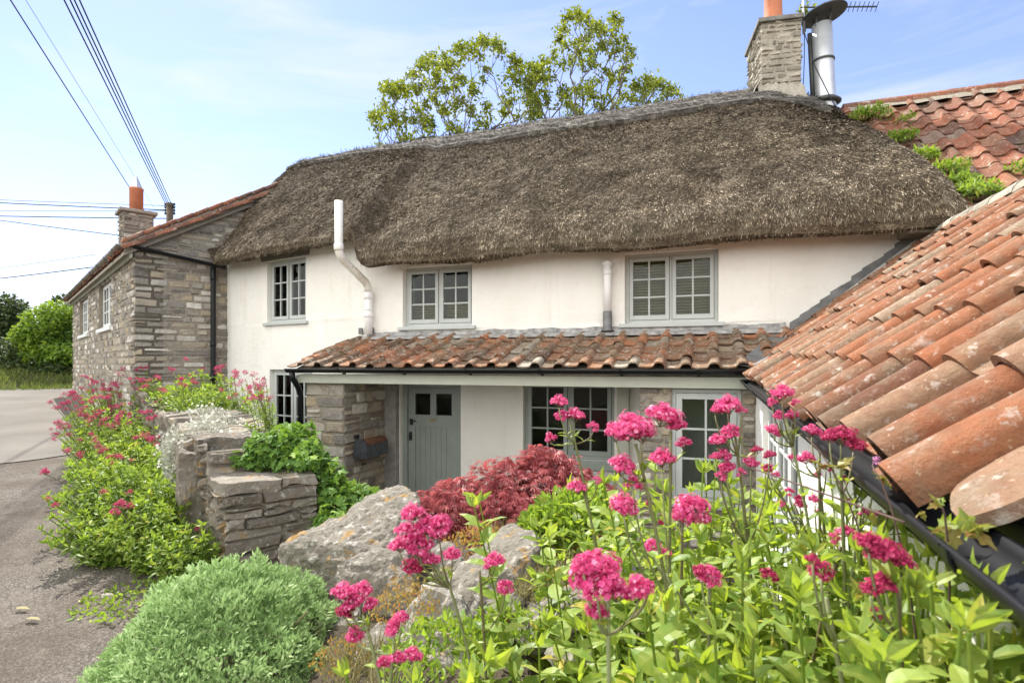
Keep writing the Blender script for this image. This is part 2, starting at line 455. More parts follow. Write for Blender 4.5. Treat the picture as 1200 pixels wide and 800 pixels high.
def sheet(name, xs, ys, hf, mat, lift=0, keep=None):
    X, Y = np.meshgrid(xs, ys, indexing='ij'); Z = hf(X, Y) + lift
    V = np.stack([X, Y, Z], -1).reshape(-1, 3); n, m = len(xs), len(ys)
    i, j = np.meshgrid(np.arange(n - 1), np.arange(m - 1), indexing='ij')
    a = (i * m + j).ravel(); F = np.stack([a, a + m, a + m + 1, a + 1], -1)
    mb = MB(); mb.add(V, F); o = mk(name, mb, mat, smooth=True); tag(o, kind='structure'); return o
def axis(lo, a, b, hi, st):
    mid = np.arange(a, b + 1e-6, st)
    L = a - np.geomspace(st, a - lo, 26)[::-1]; R = b + np.geomspace(st, hi - b, 26)
    return np.concatenate([L, mid, R])
def rough_h(x, y):
    h = ground_h(x, y)
    return h + .012 * np.sin(x * 3.1 + y * 1.7) + .01 * np.sin(x * 7.3 - y * 5.1)
sheet('ground', axis(-400, -22, 4, 400, .2), axis(-400, -4, 22, 400, .2), rough_h, MT['soil'])

def lane(name, s0, s1, l0, l1, mat, lift, st=.25, edge=None, wob=.0):
    ss = np.arange(s0, s1 + 1e-6, st); ls = np.arange(l0, l1 + 1e-6, st)
    S, L = np.meshgrid(ss, ls, indexing='ij')
    if edge is not None: S, L = edge(S, L)
    X = A0[0] + S * SD[0] + L * LD[0]; Y = A0[1] + S * SD[1] + L * LD[1]
    Z = road_h(X, Y) + lift + wob * (np.sin(X * 2.3 + Y) + np.sin(Y * 3.1 - X * 1.3) + .6 * np.sin(X * 6.1 + Y * 4.3))
    n, m = S.shape
    i, j = np.meshgrid(np.arange(n - 1), np.arange(m - 1), indexing='ij')
    a = (i * m + j).ravel(); F = np.stack([a, a + 1, a + m + 1, a + m], -1)
    mb = MB(); mb.add(np.stack([X, Y, Z], -1).reshape(-1, 3), F); o = mk(name, mb, mat, smooth=True); tag(o, kind='structure'); return o
def gedge(S, L):
    # the gravel's inner edge frays against the bed and wraps round the gate
    k = np.clip((L - .15) / .75, 0, 1)
    return S, L + (1 - k) * (.10 * np.sin(S * 2.1) + .06 * np.sin(S * 5.3))
lane('gravel_drive', -6.5, 10.5, -.05, 6.5, MT['gravel'], .026, .16, gedge, .0025)
def redge(S, L):
    k = np.clip((7.0 - S) / 2.0, 0, 1)
    return S - k * k * (1.6 * np.clip((L - 1.9) / 2.5, -.6, 1)) + .15 * np.sin(L * 3) * k, L
lane('road', 5.6, 17.2, .75, 7.5, MT['road'], .038, .25, redge, .0)

# ------------------------------------------------------------------ generic builders
def wall(fr, u0, u1, v0, v1, holes, name, mat, parent, reveal=.2, amp=.007, step=.16, top=None, skip=None, thick=.34):
    """one plastered wall face with real openings (reveals turned in) and a back face"""
    us = sorted(set([u0, u1] + [round(x, 4) for h in holes for x in h[:2]] + list(np.arange(u0, u1, step))))
    vs = sorted(set([v0, v1] + [round(x, 4) for h in holes for x in h[2:]] + list(np.arange(v0, v1, step))))
    def thin(a, fixed):
        out = [a[0]]
        for x in a[1:]:
            if x - out[-1] < .02:
                if x in fixed: out[-1] = x if out[-1] not in fixed else out[-1]
                if x in fixed and out[-1] != x: out.append(x)
            else: out.append(x)
        return out
    us = thin(us, {round(x, 4) for h in holes for x in h[:2]} | {u0, u1}); vs = thin(vs, {round(x, 4) for h in holes for x in h[2:]} | {v0, v1})
    hu = {round(x, 4) for h in holes for x in h[:2]}; hv = {round(x, 4) for h in holes for x in h[2:]}
    mb = MB(); V = []; idx = {}
    for i, u in enumerate(us):
        for j, v in enumerate(vs):
            p = fr.p(u, v); 
            d = amp * 2 * fbm(p, .9, 3) if (u not in hu and v not in hv) else 0
            idx[i, j] = len(V); V.append(p + fr.N * d)
    F = []
    inh = lambda u, v: any(h[0] < u < h[1] and h[2] < v < h[3] for h in holes)
    for i in range(len(us) - 1):
        for j in range(len(vs) - 1):
            cu, cv = (us[i] + us[i + 1]) / 2, (vs[j] + vs[j + 1]) / 2
            if inh(cu, cv) or (skip and skip(cu, cv)): continue
            F.append((idx[i, j], idx[i + 1, j], idx[i + 1, j + 1], idx[i, j + 1]))
    mb.add(V, F)
    for h in holes:
        a, b, c, d = h
        for (p, q) in (((a, c), (a, d)), ((b, d), (b, c)), ((a, d), (b, d)), ((b, c), (a, c))):
            mb.add([fr.p(*p, 0), fr.p(*q, 0), fr.p(*q, -reveal), fr.p(*p, -reveal)], [(0, 1, 2, 3)])
    if thick:   # back face, with the same openings
        B = [];
        for i in range(len(us)):
            for j in range(len(vs)): B.append(fr.p(us[i], vs[j], -thick))
        mb.add(B, [tuple(f[::-1]) for f in F])
    return mb.build(name, mat, parent, smooth=False)

def window(parent, fr, u0, u1, v0, v1, rec=.1, ncase=2, cols=2, rows=3, paint='grey_paint', sill=True, blind=None, fw=.045, cw=.045, sillw=.05, mull=.03, curtain=False, heads=None):
    m = MB(); n0, n1 = -rec - .05, -rec
    m.box(fr, u0, u0 + fw, v0, v1, n0, n1); m.box(fr, u1 - fw, u1, v0, v1, n0, n1)
    m.box(fr, u0 + fw, u1 - fw, v1 - fw, v1, n0, n1); m.box(fr, u0 + fw, u1 - fw, v0, v0 + fw, n0, n1)
    iu0, iu1, iv0, iv1 = u0 + fw, u1 - fw, v0 + fw, v1 - fw
    w = (iu1 - iu0 - mull * (ncase - 1)) / ncase
    for k in range(1, ncase):
        a = iu0 + k * w + (k - 1) * mull; m.box(fr, a, a + mull, iv0, iv1, n0, n1 - .004)
    wn = m.build('window', MT[paint], parent, bevel=.004)
    for k in range(ncase):
        a = iu0 + k * (w + mull) + .003; b = a + w - .006; c, d = iv0 + .003, iv1 - .003
        q = MB(); f0, f1 = n0 + .006, n1 + .012
        q.box(fr, a, a + cw, c, d, f0, f1); q.box(fr, b - cw, b, c, d, f0, f1)
        q.box(fr, a + cw, b - cw, c, c + cw * 1.25, f0, f1); q.box(fr, a + cw, b - cw, d - cw, d, f0, f1)
        ga, gb, gc, gd = a + cw, b - cw, c + cw * 1.25, d - cw
        for i in range(1, cols):
            x = ga + (gb - ga) * i / cols; q.box(fr, x - .011, x + .011, gc, gd, f1 - .03, f1 - .006)
        for j in range(1, rows):
            y = gc + (gd - gc) * j / rows; q.box(fr, ga, gb, y - .011, y + .011, f1 - .028, f1 - .008)
        q.build('casement', MT[paint], wn, bevel=.003)
        g = MB(); g.box(fr, ga - .004, gb + .004, gc - .004, gd + .004, f1 - .022, f1 - .016); g.build('pane', MT['glass'], wn)
    if sill:
        q = MB(); q.box(fr, u0 - .06, u1 + .06, v0 - sillw, v0 - .002, -rec, .05); q.build('sill', MT[paint], wn, bevel=.006)
    if blind:
        q = MB(); y = iv1; z0 = n0 - .07
        bv = iv0 if blind == 'full' else iv0
        top = iv1 if blind == 'full' else iv0 + (iv1 - iv0) * .36
        yy = bv
        while yy < top:
            V = [fr.p(iu0, yy, z0 - .018), fr.p(iu1, yy, z0 - .018), fr.p(iu1, yy + .02, z0 + .016), fr.p(iu0, yy + .02, z0 + .016)]
            V += [x + fr.N * .004 - ZV * .004 for x in V]
            q.add(V, BOXF[:, [0, 1, 2, 3]] if False else [(0, 1, 2, 3), (7, 6, 5, 4), (0, 4, 5, 1), (3, 2, 6, 7)]); yy += .036
        q.build('blind', MT['blind_slat'], wn)
    if curtain:
        for (ca, cb) in ((iu0, iu0 + .28 * (iu1 - iu0)), (iu1 - .28 * (iu1 - iu0), iu1)):
            q = MB(); us = np.linspace(ca, cb, 30)
            V = [fr.p(u, v, n0 - .10 + .025 * math.sin(k * 1.1)) for v in (iv0 - .05, iv1) for k, u in enumerate(us)]
            q.add(V, [(k, k + 1, 31 + k, 30 + k) for k in range(29)]); q.build('curtain', MT['curtain'], wn, smooth=True)
    return wn

def split_ints(ints, a, b):
    out = []
    for (x, y) in ints:
        if b <= x or a >= y: out.append((x, y)); continue
        if a > x: out.append((x, a))
        if b < y: out.append((b, y))
    return out

def stones(mb, fr, v0, v1, ints_fn, h=(.06, .12), l=(.14, .42), prot=.016, gap=.008, jit=.008, mi=0):
    """coursed rubble: every stone a rounded, uneven block proud of the mortar"""
    v = v0
    while v < v1 - .02:
        hh = random.uniform(*h); hh = min(hh, v1 - v)
        if v1 - (v + hh) < h[0] * .6: hh = v1 - v
        for (a, b) in ints_fn(v + hh * .5):
            p = a
            while p < b - .01:
                ll = random.uniform(*l) * random.choice((.7, 1, 1, 1.25))
                if b - (p + ll) < l[0] * .6: ll = b - p
                sub = [(v, v + hh)]
                if hh > .085 and random.random() < .10: k = v + hh * random.uniform(.42, .58); sub = [(v, k), (k, v + hh)]
                for (va, vb) in sub:
                    g = gap * random.uniform(.5, 1.5)
                    x0, x1, y0, y1 = p + g, p + ll - g, va + g, vb - g
                    e = min(.016, (x1 - x0) * .2, (y1 - y0) * .25)
                    xs = [x0, x0 + e, (x0 + x1) / 2, x1 - e, x1]; ys = [y0, y0 + e, (y0 + y1) / 2, y1 - e, y1]
                    pr = prot * random.uniform(.4, 1.6); tx, ty = random.uniform(-.012, .012), random.uniform(-.01, .01)
                    V = []
                    for i, x in enumerate(xs):
                        for j, y in enumerate(ys):
                            edge = i in (0, 4) or j in (0, 4)
                            corner = i in (0, 4) and j in (0, 4)
                            n = -.012 if edge else pr + tx * (i - 2) + ty * (j - 2) + random.uniform(-.004, .004)
                            k = jit * .5
                            cx, cy = ((x0 + x1) / 2 - x) * (.1 if corner else 0), ((y0 + y1) / 2 - y) * (.16 if corner else 0)
                            V.append(fr.p(x + cx + random.uniform(-k, k), y + cy + random.uniform(-k, k), n))
                    F = [(i * 5 + j, (i + 1) * 5 + j, (i + 1) * 5 + j + 1, i * 5 + j + 1) for i in range(4) for j in range(4)]
                    mb.add(V, F, random.random() ** 1.0, mi)
                p += ll
        v += hh

_r = [(.80 - .22 * math.cos(t), math.sin(t) ** .9 * 1.32 - .36) for t in np.linspace(.10, PI - .02, 13)]
PXS = [0, .06, .13, .20, .28, .36, .44, .52] + [p[0] for p in _r]
PZS = [-.24, -.36, -.45, -.51, -.53, -.53, -.50, -.42] + [p[1] for p in _r]
def pantile_verts(w, L, t, n=10, m=3, A=.034):
    """one S-shaped tile: flat trough and round roll, with real thickness and crisp ends"""
    xs = np.concatenate([np.linspace(0, .52, 4), np.linspace(.58, 1.02, max(6, n - 4))]) if n < 16 else np.array(PXS); n = len(xs) - 1
    zs = np.interp(xs, PXS, PZS) * A; V = []
    for lay in (0, 1):
        for i in range(n + 1):
            for j in range(m + 1):
                V.append((xs[i] * w, L * j / m, zs[i] - lay * t + (t + .005) * (1 - j / m)))
    F = []; k = (n + 1) * (m + 1)
    for i in range(n):
        for j in range(m):
            a = i * (m + 1) + j; b = a + m + 1
            F.append((a, b, b + 1, a + 1)); F.append((k + a, k + a + 1, k + b + 1, k + b))
    def strip(top):
        o = len(V)
        for a in top: V.append(V[a]); V.append(V[k + a])
        for q in range(len(top) - 1): F.append((o + 2 * q, o + 2 * q + 1, o + 2 * q + 3, o + 2 * q + 2))
    strip([i * (m + 1) for i in range(n + 1)]); strip([j for j in range(m + 1)]); strip([n * (m + 1) + j for j in range(m + 1)])
    return np.array(V), np.array(F)

def pantiles(mb, O, A, S, ncol, nrow, w=.25, g=.29, L=.37, t=.016, keep=None, n=10, m=3, jit=1.0, Aamp=.034, brk=0):
    """courses of S-shaped tiles: O lower left corner, A across, S up the slope"""
    O = np.array(O, float); A = np.array(A, float); S = np.array(S, float); N = np.cross(A, S); N /= np.linalg.norm(N)
    TV, TF = pantile_verts(w, L, t, n, m, Aamp)
    for r in range(nrow):
        for c in range(ncol):
            base = O + A * (c * w) + S * (r * g)
            if keep and not keep(base + A * w * .5 + S * g * .5): continue
            rz = random.gauss(0, .016) * jit; tx = random.gauss(0, .012) * jit; lift = random.gauss(0, .0045) * jit; ds = random.gauss(0, .012) * jit
            V = TV.copy(); V[:, 1] *= 1 + random.gauss(0, .02)
            X, Y, Z = V[:, 0] - w / 2, V[:, 1], V[:, 2]
            x2 = X - rz * Y + w / 2; y2 = Y + rz * X + ds; z2 = Z + tx * X + lift
            W = base + x2[:, None] * A + y2[:, None] * S + z2[:, None] * N
            # slightly chewed lower edge
            mb.add(W, TF, min(1, max(0, random.gauss(.5, .27))))

def gutter(mb, p0, p1, w=.11, side=None, seg=9, t=.004):
    """half-round gutter from p0 to p1 (points on the centre of its rim)"""
    p0 = np.array(p0, float); p1 = np.array(p1, float); d = p1 - p0; d /= np.linalg.norm(d)
    s = np.cross(d, ZV); s /= np.linalg.norm(s); V = []
    n = 12
    for q in np.linspace(0, 1, n):
        c = p0 + (p1 - p0) * q
        for r in (w / 2, w / 2 - t * 1.5):
            for k in range(seg + 1):
                a = PI * k / seg; V.append(c + s * math.cos(a) * r - ZV * math.sin(a) * r * .92)
    K = 2 * (seg + 1); F = []
    for i in range(n - 1):
        for k in range(seg):
            a = i * K + k; F.append((a, a + 1, a + K + 1, a + K)); b = a + seg + 1; F.append((b, b + K, b + K + 1, b + 1))
        a = i * K; F.append((a, a + K, a + K + seg + 1, a + seg + 1)); a = i * K + seg; F.append((a, a + seg + 1, a + K + seg + 1, a + K))
    for i in (0, n - 1):
        F.append(tuple(i * K + k for k in range(seg + 1)))
    mb.add(V, F)
    return s
def bracket(mb, c, d, w=.122, width=.022):
    """strap round a half-round gutter"""
    d = np.array(d, float); d /= np.linalg.norm(d); s = np.cross(d, ZV); s /= np.linalg.norm(s); V = []
    for q in (-width / 2, width / 2):
        for r in (w / 2, w / 2 - .004):
            for k in range(10):
                a = PI * k / 9; V.append(c + d * q + s * math.cos(a) * r - ZV * math.sin(a) * r * .92)
    F = []
    for k in range(9): F += [(k, k + 1, 21 + k, 20 + k), (k, 10 + k, 11 + k, k + 1), (20 + k, 21 + k, 31 + k, 30 + k)]
    mb.add(V, F)

# ================================================================== THE THATCHED COTTAGE
YF = 6.8
FX = Fr((0, YF, 0), (1, 0, 0), (0, -1, 0))                 # main front
XB = -4.64
UL = np.array([.978, -.208, 0]); FL = Fr((XB, YF, 0), UL, (-.208, -.978, 0))   # the part that bends back
cottage = thing('thatched_cottage', 'white thatched cottage with grey windows and a tiled porch along its front', 'cottage', (-2, 8.5, FLOOR))

def uvrect(fr, x0, x1, y0, y1, n=0):
    a = fr.uv((x0), (y0 + y1) / 2, n)[0]; b = fr.uv(x1, (y0 + y1) / 2, n)[0]
    xm = (x0 + x1) / 2
    return a, b, fr.uv(xm, y1, n)[1], fr.uv(xm, y0, n)[1]
W1 = uvrect(FL, 313, 358.5, 303, 377); W4 = uvrect(FL, 316, 366, 433, 520)
W2 = uvrect(FX, 472, 553, 311, 382); W3 = uvrect(FX, 732, 842, 294, 378)
WG = uvrect(FX, 613, 720, 447, 538); DR = (uvrect(FX, 469, 540, 450, 560)[0], uvrect(FX, 469, 540, 450, 560)[1], FLOOR, -.26)
WG = (WG[0], WG[1], WG[2], -.21)
wall(FX, XB, 2.35, FLOOR, 1.75, [W2, W3, WG, DR], 'front_wall', MT['render'], cottage)
wall(FL, -3.62, 0, FLOOR, 2.05, [W1, W4], 'side_front_wall', MT['render'], cottage)
mb = MB()
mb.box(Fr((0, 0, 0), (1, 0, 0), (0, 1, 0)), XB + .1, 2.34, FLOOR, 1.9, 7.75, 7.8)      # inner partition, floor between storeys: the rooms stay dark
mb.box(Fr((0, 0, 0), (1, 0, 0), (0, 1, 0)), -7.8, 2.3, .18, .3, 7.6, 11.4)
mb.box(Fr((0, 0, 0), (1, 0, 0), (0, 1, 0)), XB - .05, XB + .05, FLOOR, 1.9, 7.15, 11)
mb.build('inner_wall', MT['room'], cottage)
mb = MB(); B0 = Fr((0, 0, 0), (1, 0, 0), (0, 1, 0))
mb.box(B0, -7.9, 2.34, FLOOR, 1.75, 11.4, 11.75); mb.box(B0, 2.0, 2.34, FLOOR, 2.0, 7.15, 11.4); mb.box(B0, -8.0, -7.66, FLOOR, 1.9, 8.2, 11.4)
mb.build('rear_wall', MT['render'], cottage)
window(cottage, FL, *W1, rec=.07, curtain=True); window(cottage, FL, *W4, rec=.07, curtain=True)
window(cottage, FX, *W2, rec=.09, blind='half'); window(cottage, FX, *W3, rec=.09, blind='full')
window(cottage, FX, *WG, rec=.07, ncase=2, cols=2, rows=3, paint='door_paint', sillw=.11, cw=.05)
mb = MB(); mb.box(FL, W1[0] - .12, W1[1] + .10, W1[3] + .004, W1[3] + .13, -.03, .035); mb.build('lintel', MT['old_oak'], cottage, bevel=.006)
# lower wall under the porch window, painted grey; boarded post beside it
mb = MB(); mb.box(FX, WG[0] - .02, WG[1] + .02, FLOOR, WG[2] - .125, .006, .03); mb.build('apron_panel', MT['grey_paint'], cottage, bevel=.004)
mb = MB(); mb.box(FX, WG[1] + .05, WG[1] + .19, FLOOR, -.19, .006, .12); mb.build('porch_post', MT['beam_paint'], cottage, bevel=.006)

# front door
mb = MB(); a, b, c, d = DR
mb.box(FX, a, a + .075, c, d, -.16, -.06); mb.box(FX, b - .075, b, c, d, -.16, -.06); mb.box(FX, a + .075, b - .075, d - .075, d, -.16, -.06)
frm = mb.build('door_frame', MT['door_paint'], cottage, bevel=.005)
mb = MB(); x0, x1 = a + .079, b - .079; y0, y1 = c + .01, d - .079; w = x1 - x0
pt, pb = y1 - .085, y1 - .385                      # two lights
lu = [(x0 + .105, x0 + w / 2 - .045), (x0 + w / 2 + .045, x1 - .105)]
mb.box(FX, x0, lu[0][0], pb, pt, -.14, -.095); mb.box(FX, lu[0][1], lu[1][0], pb, pt, -.14, -.095); mb.box(FX, lu[1][1], x1, pb, pt, -.14, -.095)
mb.box(FX, x0, x1, pt, y1, -.14, -.095); mb.box(FX, x0, x1, pb - .17, pb, -.14, -.095)
mb.box(FX, x0, x0 + .11, y0, pb - .17, -.14, -.0955); mb.box(FX, x1 - .11, x1, y0, pb - .17, -.14, -.0955); mb.box(FX, x0 + .11, x1 - .11, y0, y0 + .2, -.14, -.0955)
nb = 7
for k in range(nb):
    p = x0 + .11 + (w - .22) * k / nb; mb.box(FX, p + .004, p + (w - .22) / nb - .004, y0 + .2, pb - .17, -.135, -.108)
mb.box(FX, x0 + .11, x1 - .11, y0 + .2, pb - .17, -.138, -.116)
door = mb.build('front_door', MT['door_paint'], cottage, bevel=.003)
for (p, q) in lu:
    g = MB(); g.box(FX, p - .005, q + .005, pb - .005, pt + .005, -.122, -.114); g.build('door_pane', MT['glass'], door)
g = MB(); xm = (x0 + x1) / 2; g.box(FX, xm - .055, xm + .055, pb - .085, pb - .045, -.093, -.084); g.box(FX, xm - .04, xm + .04, pb - .075, pb - .055, -.084, -.080); g.build('letter_plate', MT['brass'], door, bevel=.003)
g = MB(); g.box(FX, x0 + .03, x0 + .075, pb - .15, pb - .06, -.093, -.075); g.tube([FX.p(x0 + .05, pb - .09, -.075), FX.p(x0 + .05, pb - .09, -.045), FX.p(x0 + .14, pb - .085, -.04)], .010); g.build('door_latch', MT['iron'], door, bevel=.002)
g = MB(); g.box(FX, x0 + .015, x0 + .06, pb - .37, pb - .25, -.0935, -.083); g.tube([FX.p(x0 + .038, pb - .29, -.083), FX.p(x0 + .038, pb - .29, -.05), FX.p(x0 + .045, pb - .35, -.045)], .008); g.build('door_handle', MT['iron'], door, bevel=.002)
mb = MB(); mb.box(FX, a - .205, a - .012, FLOOR, -.19, .004, .10); mb.build('door_post', MT['grey_post'], cottage, bevel=.01)
mb = MB(); mb.box(Fr((0, 0, 0), (1, 0, 0), (0, 1, 0)), -4.3, -.6, FLOOR + .004, FLOOR + .06, 5.7, 6.78); mb.build('porch_floor', MT['grey_post'], cottage)

# porch: stone pier, enclosed right-hand bay, beam, gutter, tiled roof
PX0, PX1, PY0 = -4.85, -4.28, 5.78
pier = MB()
FP = Fr((0, PY0, 0), (1, 0, 0), (0, -1, 0)); FPI = Fr((PX1, 0, 0), (0, 1, 0), (1, 0, 0)); FPO = Fr((PX0, 0, 0), (0, -1, 0), (-1, 0, 0))
pm = MB(); pm.box(B0, PX0, PX1, FLOOR, -.19, PY0, YF - .01, mi=1)
stones(pm, FP, FLOOR, -.19, lambda v: [(PX0 - .012, PX1 + .012)], h=(.10, .17), l=(.16, .42), prot=.016)
stones(pm, FPI, FLOOR, -.19, lambda v: [(PY0, YF - .02)], h=(.09, .16), l=(.14, .38), prot=.014)
stones(pm, FPO, FLOOR, -.19, lambda v: [(-YF + .02, -PY0)], h=(.09, .16), l=(.14, .38), prot=.014)
pm.build('porch_pier', [MT['stone'], MT['mortar']], cottage)
XE = -.63; XW = .475
WF = (lambda r: (r[0], r[1], r[2], -.255))(uvrect(FP, 787, 869, 453, 588))
bm_ = MB()
for seg in ((XE, WF[0], FLOOR, -.19), (WF[1], XW, FLOOR, -.19), (WF[0], WF[1], FLOOR, WF[2])):
    bm_.box(B0, seg[0], seg[1], seg[2], seg[3], PY0, PY0 + .3, mi=1)
def pi_ints(v):
    i = [(XE - .01, XW)]
    return split_ints(i, WF[0], WF[1]) if v > WF[2] else i
stones(bm_, FP, FLOOR, -.19, pi_ints, h=(.07, .12), l=(.12, .3), prot=.018)
bm_.build('porch_bay_wall', [MT['stone'], MT['mortar']], cottage)
bs = MB(); bs.box(B0, XE, XE + .25, FLOOR, -.19, PY0 + .3, YF); bs.build('porch_bay_side', MT['render'], cottage)
window(cottage, FP, *WF, rec=.03, ncase=1, cols=2, rows=3, fw=.04, cw=.06, sillw=.06)
GZ0, GZ1 = -.10, -.088
mb = MB(); mb.box(B0, -4.93, .42, -.245, -.13, 5.70, 5.765); mb.build('porch_beam', MT['beam_paint'], cottage, bevel=.006)
mb = MB(); gutter(mb, (-5.0, 5.60, -.062), (.40, 5.60, -.056), .115); gt = mb.build('porch_gutter', MT['black_plastic'], cottage, smooth=True)
for x in (-4.2, -3.35, -2.5, -1.65, -.8, -.05):
    mb = MB(); bracket(mb, np.array([x, 5.60, -.058]), (1, 0, 0), .125, .03); mb.box(B0, x - .012, x + .012, -.13, -.10, 5.655, 5.70); mb.build('gutter_bracket', MT['black_plastic'], gt)
mb = MB()
mb.tube([(-4.93, 5.60, -.10), (-4.93, 5.62, -.19), (-4.955, 5.74, -.30), (-4.96, 5.80, -.42), (-4.96, 5.80, -1.9)], .036, 10); mb.build('porch_downpipe', MT['black_plastic'], cottage, smooth=True)
def lean_z(y): return -.02 + (y - 5.58) * (.40 / 1.2)
S = np.array([0, 1.2, .40]); S /= np.linalg.norm(S)
TW = .255
def wing_z(x, y=5.6): return -.115 + (x - .40) * .757 + (y - 5.6) * .024
mb = MB()
pantiles(mb, (-4.96, 5.555, -.034), (1, 0, 0), S, 24, 5, TW, .252, .33, .016, keep=lambda p: p[2] > wing_z(p[0]) - .10 and p[1] < 6.78, n=12, m=3, jit=1.3, Aamp=.036)
pr = mb.build('porch_roof', MT['porch_tile'], cottage, smooth=True)
mb = MB(); mb.add([(-4.9, 5.66, -.055), (.45, 5.66, -.055), (.88, 6.79, .32), (-4.9, 6.79, .32), (-4.9, 5.66, -.09), (.45, 5.66, -.09), (.88, 6.79, .285), (-4.9, 6.79, .285)], BOXF[:, :] * 0 + np.array([(0, 1, 2, 3), (7, 6, 5, 4), (0, 4, 5, 1), (1, 5, 6, 2), (2, 6, 7, 3), (3, 7, 4, 0)]))
mb.build('porch_soffit', MT['soffit'], cottage)
# mortared lead flashing along the wall
mb = MB(); us = np.linspace(-4.62, .86, 70); V = []
for u in us:
    k = .012 * math.sin(u * 9) + .01 * math.sin(u * 23)
    V += [(u, YF - .012, .455 + k * .6), (u, YF - .028, .40), (u, YF - .16 + k, .372 + k * .4), (u, YF - .165 + k, .340)]
mb.add(V, [(i * 4 + j, i * 4 + 4 + j, i * 4 + 5 + j, i * 4 + 1 + j) for i in range(69) for j in range(3)]); mb.build('flashing', MT['old_flashing'], cottage, smooth=False)
mb = MB(); q = FX
for (u0, u1) in ((XB - .12, XB - .06), (XB + .06, XB + .13)): mb.box(FX, u0, u1, .43, .52, .004, .03)
mb.build('lead_upstand', MT['lead'], cottage)
# vents and downpipes on the wall
p0 = on_y(432, 392, YF - .09); top = on_y(393, 236, 6.12); el = on_y(397, 291, 6.12)
X0 = p0[0]
zt = el[2]
mb = MB()
mb.tube([(X0, YF - .09, .42), (X0, YF - .09, .70), (X0, YF - .09, 1.02)], .056, 14)
mb.lathe((X0, YF - .09, .66), [(.056, 0), (.066, .005), (.066, .06), (.056, .065)], 14); mb.lathe((X0, YF - .09, .92), [(.056, 0), (.066, .005), (.066, .10), (.056, .105)], 14); mb.lathe((X0, YF - .09, .76), [(.056, 0), (.062, .003), (.062, .03), (.056, .033)], 14)
mb.build('soil_pipe_lower', MT['white_pipe'], cottage, smooth=True)
mb = MB(); e1 = np.array([X0, YF - .10, 1.03]); e4 = np.array([el[0], 6.12, zt])
mb.tube([e1, e1 + (0, -.01, .07), e1 + np.array([0, -.07, .13]), e4 + np.array([0, .08, -.13]) , e4 + np.array([0, .015, -.06]), e4 + (0, 0, .04), (el[0], 6.12, top[2])], .055, 14)
mb.lathe(e4 + np.array([0, .0, -.03]), [(.055, 0), (.065, .01), (.065, .08), (.055, .09)], 14)
mb.build('soil_pipe_upper', MT['pipe'], cottage, smooth=True)
p = on_y(712, 388, YF - .08); t_ = on_y(712, 306, YF - .08)
mb = MB(); mb.tube([(p[0], YF - .08, .62), (p[0], YF - .08, t_[2])], .05, 14); mb.lathe((p[0], YF - .08, t_[2] - .05), [(.05, 0), (.065, .004), (.065, .04), (.04, .055)], 14)
mb.lathe((p[0], YF - .08, t_[2] - .17), [(.05, 0), (.059, .004), (.059, .06), (.05, .064)], 14); mb.build('vent_pipe', MT['white_pipe'], cottage, smooth=True)
mb = MB(); mb.lathe((p[0], YF - .08, .40), [(.085, 0), (.07, .02), (.058, .05), (.056, .24), (.05, .245)], 14); mb.build('pipe_collar', MT['lead'], cottage, smooth=True)

# ---------------- thatch
def chaikin(P, n=3):
    P = np.array(P, float)
    for _ in range(n):
        Q = [P[0]]
        for a, b in zip(P[:-1], P[1:]): Q += [a * .75 + b * .25, a * .25 + b * .75]
        Q.append(P[-1]); P = np.array(Q)
    return P
def resample(P, n):
    d = np.concatenate([[0], np.cumsum(np.linalg.norm(np.diff(P, axis=0), axis=1))]); t = np.linspace(0, d[-1], n)
    return np.stack([np.interp(t, d, P[:, k]) for k in range(P.shape[1])], 1)
TX0, TX1, RY = -8.02, 2.40, 9.1
def yw(x): return YF + (.2127 * (XB - x) if x < XB else 0)
def prof(x):
    k = float(sstep(-4.62, -4.36, x))           # the eave drops where the wall bends
    kk = float(sstep(-4.75, -4.30, x))
    und = .02 * math.sin(x * 1.9 + .6) + .015 * math.sin(x * 4.3)
    ye = (yw(x) - .40) * (1 - kk) + 6.36 * kk + und
    ze = (1.70 + .01 * (x + 4.6)) * (1 - k) + 1.30 * k + .012 * math.sin(x * 2.7) + .03 * float(sstep(1.2, 2.2, x))
    thick = .26 + .12 * kk
    zr = np.interp(x, [-8.1, -7.6, -6, -2.5, 0, .8, 1.4, 1.9, 2.4], [3.95, 4.07, 4.12, 4.13, 4.14, 4.12, 3.99, 3.84, 3.72])
    return [(yw(x) + .2, ze + .22), (ye + .20, ze + .10), (ye + .03, ze - .02), (ye - .03, ze + .10), (ye + .02, ze + thick * .75), (ye + .26, ze + thick + .26),
            ((ye + RY) / 2, (ze + zr) / 2 + .36), (RY - .55, zr - .36), (RY - .18, zr - .04), (RY, zr), (RY + .2, zr - .06), (RY + 1.2, zr - 1.1), (RY + 2.6, zr - 2.4)]
def thatch_grid(xs, nt, off=0.0, lo=0.0, hi=1.0):
    G = []
    for x in xs:
        P = resample(chaikin(prof(x), 3), 400)
        a, b = int(lo * 399), int(hi * 399)
        G.append(resample(P[a:b + 1], nt))
    G = np.array(G)                                # (nx, nt, 2)
    P = np.zeros((len(xs), nt, 3)); P[..., 0] = np.array(xs)[:, None]; P[..., 1:] = G
    return P
def grid_normals(P):
    a = np.gradient(P, axis=0); b = np.gradient(P, axis=1); n = np.cross(a, b); n /= np.linalg.norm(n, axis=2)[..., None] + 1e-9
    return n, b / (np.linalg.norm(b, axis=2)[..., None] + 1e-9), a / (np.linalg.norm(a, axis=2)[..., None] + 1e-9)
def verge(xs, r):
    """how far in along the normal the roof rounds off towards its ends"""
    x = np.array(xs); e = np.minimum(x - TX0, TX1 - x); e = np.clip(e / r, 0, 1); return r * (1 - np.sqrt(1 - (1 - e) ** 2))
ex = [.0, .004, .015, .04, .075, .12, .17, .23]
